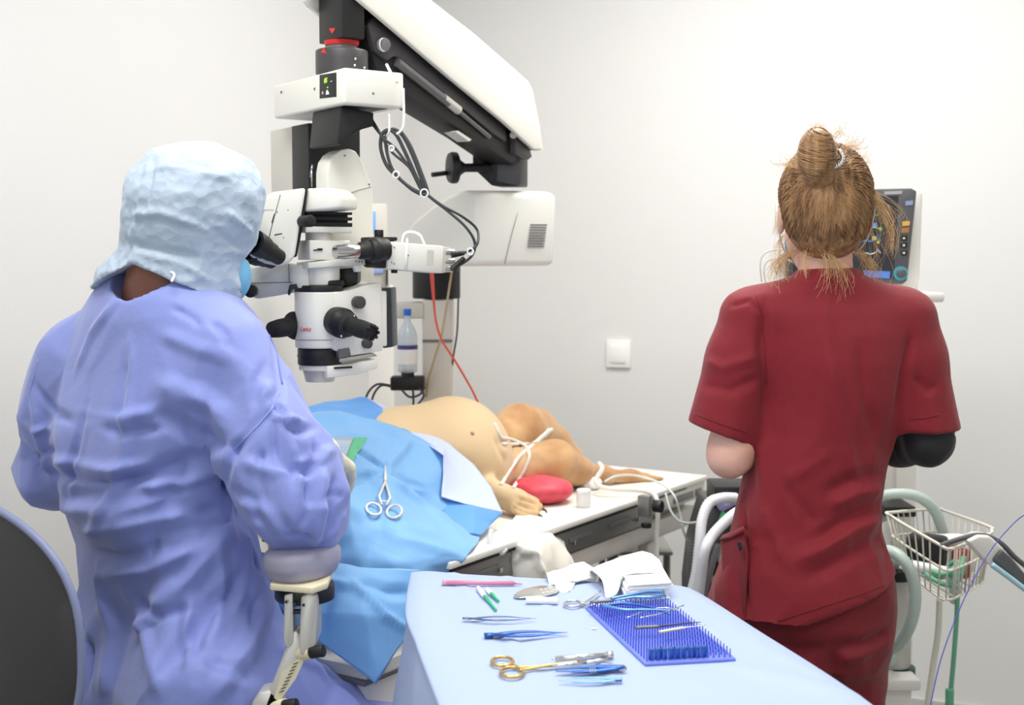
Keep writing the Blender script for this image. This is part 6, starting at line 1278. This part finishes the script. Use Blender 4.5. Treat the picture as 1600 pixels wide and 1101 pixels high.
# what lies in the basket
def inb(u_, v_, h=0): return lerp(lerp(low[0], low[2], u_), lerp(low[8], low[4], u_), v_)+V((0, 0, .006+h))
cI = inb(.25, .35); 
make('black_pouch', MB().box(cI+V((0, .0, .045)), (.085, .05, .075), (V((.8, -.6, 0)).normalized(), V((.6, .8, 0)).normalized(), up), .012, 3), M_black, smooth=60, label='black pouch standing in the wire basket', cat='pouch')
c2 = inb(.62, .30); t2 = thing('syringe_pack', 'white and teal syringe lying at the front of the basket', 'syringe', c2); make('barrel', MB().cyl(c2+V((-.06, .02, .03)), c2+V((.01, -.01, .022)), .013, n=20, bev=.002), M_plw, t2, smooth=60); make('hub', MB().cyl(c2+V((.01, -.01, .022)), c2+V((.035, -.02, .02)), .010, n=20, bev=.002), mat('hub_teal', (90, 198, 196), .4), t2, smooth=60)
gp_ = [inb(a, b, h) for a, b, h in ((.3, .15, .008), (.6, .1, .01), (.9, .2, .012), (.95, .5, .03), (.8, .7, .05), (.6, .5, .03), (.5, .2, .02), (.8, .15, .03), (.98, .35, .05), (.9, .6, .06), (.7, .3, .015), (.4, .25, .006))]
M_gtube = mat('tube_green', (110, 186, 150), .4, alpha=.85); make('green_tubing', MB().tube(gp_, .0055, 8, 7), M_gtube, smooth=180, label='tangled green tubing in the bottom of the basket', cat='tube')
c3 = inb(.75, .72, .0); make('red_box', MB().box(c3+V((.0, 0, .035)), (.04, .022, .065), (V((.85, .5, 0)).normalized(), V((-.5, .85, 0)).normalized(), up), .003), mat('box_red', (178, 60, 48), .5), label='small red package at the right end of the basket', cat='package')
c4 = inb(.35, .6, .07); make('white_bag', MB().tube([c4+V((-.06, .02, 0)), c4, c4+V((.05, -.02, .006)), c4+V((.09, -.05, .0))], lambda q: .008+.020*math.sin(math.pi*min(1, q+.1)), 14, 6, flat=.5), mat('bag_white', (226, 228, 226), .3), smooth=180, label='pale folded plastic bag on top in the basket', cat='bag')
# probe holder arm coming in from the right
t = thing('sensor_grip', 'white and dark grey grip with pale blue tube coming in from the right', 'handle', P(1530, 870, 2.6))
make('white_shell', MB().prism([P(x, y, 2.60) for x, y in ((1512, 846), (1530, 837), (1548, 838), (1570, 858), (1553, 882), (1546, 884), (1530, 866))], (0, .05, 0), .006, 3), M_case, t)
make('dark_grip', MB().prism([P(x, y, 2.59) for x, y in ((1566, 858), (1582, 872), (1602, 896), (1640, 930), (1640, 948), (1600, 918), (1552, 876))], (0, .05, 0), .005, 3), M_bezel, t)
make('pale_tube', MB().tube([P(x, y, 2.585) for x, y in ((1550, 882), (1580, 904), (1604, 922), (1660, 960))], .006, 10, 5), mat('tube_blue', (176, 214, 228), .3), t, smooth=180)
make('neck_tube', MB().tube([P(x, y, 2.62) for x, y in ((1470, 852), (1486, 846), (1506, 840), (1524, 836), (1544, 838), (1566, 850), (1590, 874), (1640, 912))], .0055, 10, 5), M_bezel, t, smooth=180)
# breathing hoses and lines
def hose(pts, r, m, label, ring=None, name='breathing_hose', cat='hose'):
    p = spline([P(*q) for q in pts], 14); L = [0]
    for a, b in zip(p, p[1:]): L.append(L[-1]+(b-a).length)
    n = int(L[-1]/.0035); q = [V(tuple(np.interp(L[-1]*i/n, L, [w_[j] for w_ in p]) for j in range(3))) for i in range(n+1)]
    rs = [r*(1 if i % 2 else .86) for i in range(len(q))]; bm = MB(); bm.tube(q, lambda t_: rs[int(round(t_*(len(rs)-1)))], 14); return make(name, bm, m, smooth=180, label=label, cat=cat)
M_hose = mat('hose_mint', (208, 226, 218), .35, alpha=.85); M_hosew = mat('hose_white', (226, 228, 232), .35)
hose([(1396, 800, 3.02), (1362, 812, 3.0), (1352, 794, 2.96), (1370, 778, 2.92), (1400, 771, 2.9), (1435, 776, 2.9), (1462, 800, 2.92), (1478, 850, 2.95), (1488, 900, 3.0), (1492, 940, 3.02)], .013, M_hose, 'pale mint breathing hose arching over the wire basket')
hose([(1398, 880, 2.93), (1376, 872, 2.84), (1384, 861, 2.76), (1405, 868, 2.72), (1424, 895, 2.70), (1430, 935, 2.70), (1422, 975, 2.72), (1404, 1005, 2.77), (1384, 1020, 2.84), (1396, 1034, 2.95)], .014, M_hose, 'pale mint breathing hose bending down beside the red trousers')
tube_thing('drain_tube', [(1468, 935, 2.9), (1466, 985, 2.9), (1458, 1040, 2.9), (1448, 1110, 2.9), (1430, 1250, 2.9), (1424, 1350, 2.95)], .0075, M_wire, 'cream tube hanging below the basket')
tube_thing('gas_tube', [(1496, 905, 2.98), (1495, 960, 2.98), (1490, 1030, 2.98), (1484, 1110, 2.98), (1480, 1260, 2.98), (1470, 1360, 3.0)], .006, M_gtube, 'green gas tube hanging down beside the cream tube')
make('tube_connector', MB().cyl(P(1483, 1120, 2.97), P(1484, 1076, 2.97), .010, n=18, bev=.002), M_gtube, smooth=60, label='green connector on the gas tube at the bottom right', cat='connector')
# ventilator on the left of the standing person
VY = 2.95; vc = P(1130, 900, VY)
t = thing('ventilator', 'dark trolley-mounted ventilator between the surgery table and the standing person', 'medical machine', (vc.x, vc.y, 0))
def vb_(nm, pts, Y, d, m, par=t, bev=.005, **k): return make(nm, MB().prism([P(x, y, Y) for x, y in pts], (0, d, 0), bev), m, par, **k)
hb_ = vb_('head_box', ((1116, 760), (1182, 760), (1182, 792), (1116, 792)), VY-.04, .12, M_blk)
bd_ = vb_('body', ((1112, 792), (1200, 792), (1200, 1300), (1085, 1300), (1084, 930), (1092, 862)), VY, .22, M_gry)
vb_('side_rail', ((1118, 850), (1128, 850), (1100, 950), (1090, 950)), VY-.02, .02, M_mid, bd_); vb_('label_panel', ((1112, 902), (1136, 890), (1142, 900), (1142, 930), (1110, 935)), VY-.012, .012, M_case, bd_, .003); vb_('port', ((1120, 855), (1140, 845), (1140, 880), (1122, 880)), VY-.01, .012, M_scopeg, bd_, .004)
for a in (0, 1): c = V((vc.x-.03+a*.1, vc.y+.1, .03)); make('caster', MB().cyl(c-V((.012, 0, 0)), c+V((.012, 0, 0)), .03, bev=.003).cyl(c, c+V((0, 0, .05)), .008), M_blk, t)
make('port_cap', MB().cyl(P(1126, 790, VY-.08), P(1150, 778, VY-.05), .014, bev=.002), mat('cap_lilac', (168, 156, 206), .4), t); make('green_valve', MB().cyl(P(1124, 826, VY-.05), P(1132, 800, VY-.03), .008, bev=.002), mat('valve_green', (30, 150, 84), .4), t)
hose([(1150, 778, 2.85), (1128, 778, 2.82), (1108, 786, 2.80), (1097, 812, 2.78), (1093, 850, 2.76), (1088, 895, 2.75), (1080, 930, 2.75), (1070, 990, 2.75), (1062, 1080, 2.8)], .0125, M_hosew, 'white corrugated hose bending down, the one nearer the table')
hose([(1175, 795, 2.78), (1152, 800, 2.76), (1130, 818, 2.74), (1112, 838, 2.72), (1102, 858, 2.70), (1096, 890, 2.70), (1088, 960, 2.72), (1080, 1060, 2.8)], .0125, M_hosew, 'white corrugated hose bending down, the one nearer the red tunic')
# low grey trolley under the table end
t = thing('storage_trolley', 'low grey metal trolley standing under the foot of the surgery table', 'trolley', (P(975, 900, 3.5).x, 3.65, 0))
def sb_(nm, x0, x1, y0, y1, Y, d, m, par=t, bev=.004): a, b = P(x0, y1, Y), P(x1, y0, Y); return make(nm, MB().box(((a.x+b.x)/2, Y+d/2, (a.z+b.z)/2), (b.x-a.x, d, b.z-a.z), None, bev), m, par)
M_cab = mat('cabinet_grey', (140, 141, 136), .5)
sb_('top', 950, 1052, 862, 868, 3.45, .40, M_cab); sb_('panel', 955, 1046, 940, 1015, 3.5, .30, M_cab); sb_('shelf', 955, 1046, 925, 931, 3.47, .36, M_cab)
for x in (955, 1044):
    for Y in (3.48, 3.8): a = P(x, 868, 3.45); make('post', MB().cyl(V((a.x, Y, .03)), V((a.x, Y, P(0, 866, 3.45).z)), .010), M_mid, t)
# bottle hanging at the microscope column, pump block, red cable
by = 3.12; t = thing('infusion_bottle', 'clear infusion bottle with blue cap and white label clamped beside the microscope column', 'bottle', P(637, 582, by))
M_bot = mat('bottle_clear', (214, 226, 236), .12, alpha=.55, spec=.6)
bq = P(637, 582, by); make('body', MB().lathe(bq, up, [(0, .018), (.003, .024), (.09, .024), (.105, .020), (.125, .009), (.14, .008)], 28), M_bot, t, smooth=60)
make('label', MB().lathe(bq+up*.022, up, [(0, .0245), (.045, .0245)], 28, False), M_plw, t, smooth=180); make('label_band', MB().lathe(bq+up*.058, up, [(0, .0248), (.010, .0248)], 28, False), mat('band_violet', (70, 62, 128), .5), t, smooth=180)
make('cap', MB().cyl(bq+up*.140, bq+up*.156, .0095, n=20, bev=.001), mat('cap_blue', (30, 110, 214), .4), t)
t = thing('bottle_pump', 'black pump block below the infusion bottle, with dark cables', 'pump', P(637, 610, by))
pbk = make('block', MB().box(P(637, 598, by+.02), (.082, .05, .034), None, .005), M_blk, t); make('socket', MB().cyl(P(637, 590, by+.01), P(637, 578, by+.01), .016), M_blk, t)
for pts in ([(610, 602), (590, 600), (576, 612), (570, 630), (566, 660)], [(612, 604), (596, 602), (584, 616), (578, 640), (572, 664)], [(655, 606), (662, 618), (650, 634), (630, 645), (618, 654)], [(645, 608), (646, 625), (645, 650)], [(628, 609), (640, 620), (656, 616), (664, 604)]): make('cable', MB().tube([P(x, y, by-.02) for x, y in pts], .0028, 8, 5), M_cable, t, smooth=180)
M_redc = mat('cable_red', (236, 84, 62), .45)
make('red_cable', MB().tube([P(x, y, Y) for x, y, Y in ((674, 418, 2.95), (677, 460, 2.98), (681, 500, 3.0), (690, 530, 3.02), (710, 562, 3.05), (728, 592, 3.08), (742, 618, 3.1), (752, 645, 3.12), (754, 680, 3.16), (756, 720, 3.2))], lambda q: .0052-.0026*min(1, q*6), 8, 7), M_redc, smooth=180, label='red cable running down from the microscope housing to behind the dog', cat='cable')
tube_thing('thin_tube', [(706, 424, 3.1), (702, 450, 3.1), (694, 500, 3.1), (688, 530, 3.1), (676, 570, 3.12), (668, 600, 3.14), (664, 640, 3.2)], .0028, mat('tube_tan', (188, 168, 128), .4), 'thin tan tube hanging down the white microscope column')
tube_thing('thin_tube', [(716, 426, 3.12), (716, 470, 3.13), (714, 520, 3.14), (708, 560, 3.16), (706, 590, 3.2), (706, 660, 3.25)], .0022, M_cable, 'thin dark cable along the right side of the white column')
# beige console far behind the microscope
t = thing('eye_surgery_console', 'beige console with blue-lit screens behind the microscope', 'medical machine', (P(588, 600, 3.55).x, 3.6, 0))
def eb(nm, pts, Y, d, m, par=t, bev=.004, **k): return make(nm, MB().prism([P(x, y, Y) for x, y in pts], (0, d, 0), bev), m, par, **k)
hd = eb('screen_head', ((520, 318), (603, 318), (603, 366), (607, 448), (520, 452)), 3.55, .06, M_scopeg); sc1 = eb('screen', ((530, 328), (587, 330), (587, 362), (530, 360)), 3.545, .006, mat('screen_sky', (120, 170, 226), .3, emit=(120, 170, 226, .5)), hd, .001); eb('keypad', ((535, 420), (600, 419), (598, 427), (535, 428)), 3.545, .006, mat('screen_lilac', (146, 166, 220), .4, emit=(146, 166, 220, .3)), hd, .001)
eb('stem', ((575, 448), (612, 446), (616, 1010), (575, 1010)), 3.58, .06, M_case); eb('side_cable', ((603, 375), (606, 375), (606, 446), (603, 446)), 3.54, .01, M_blk)
eb('foot', ((540, 985), (650, 985), (660, 1015), (530, 1015)), 3.45, .3, M_case)
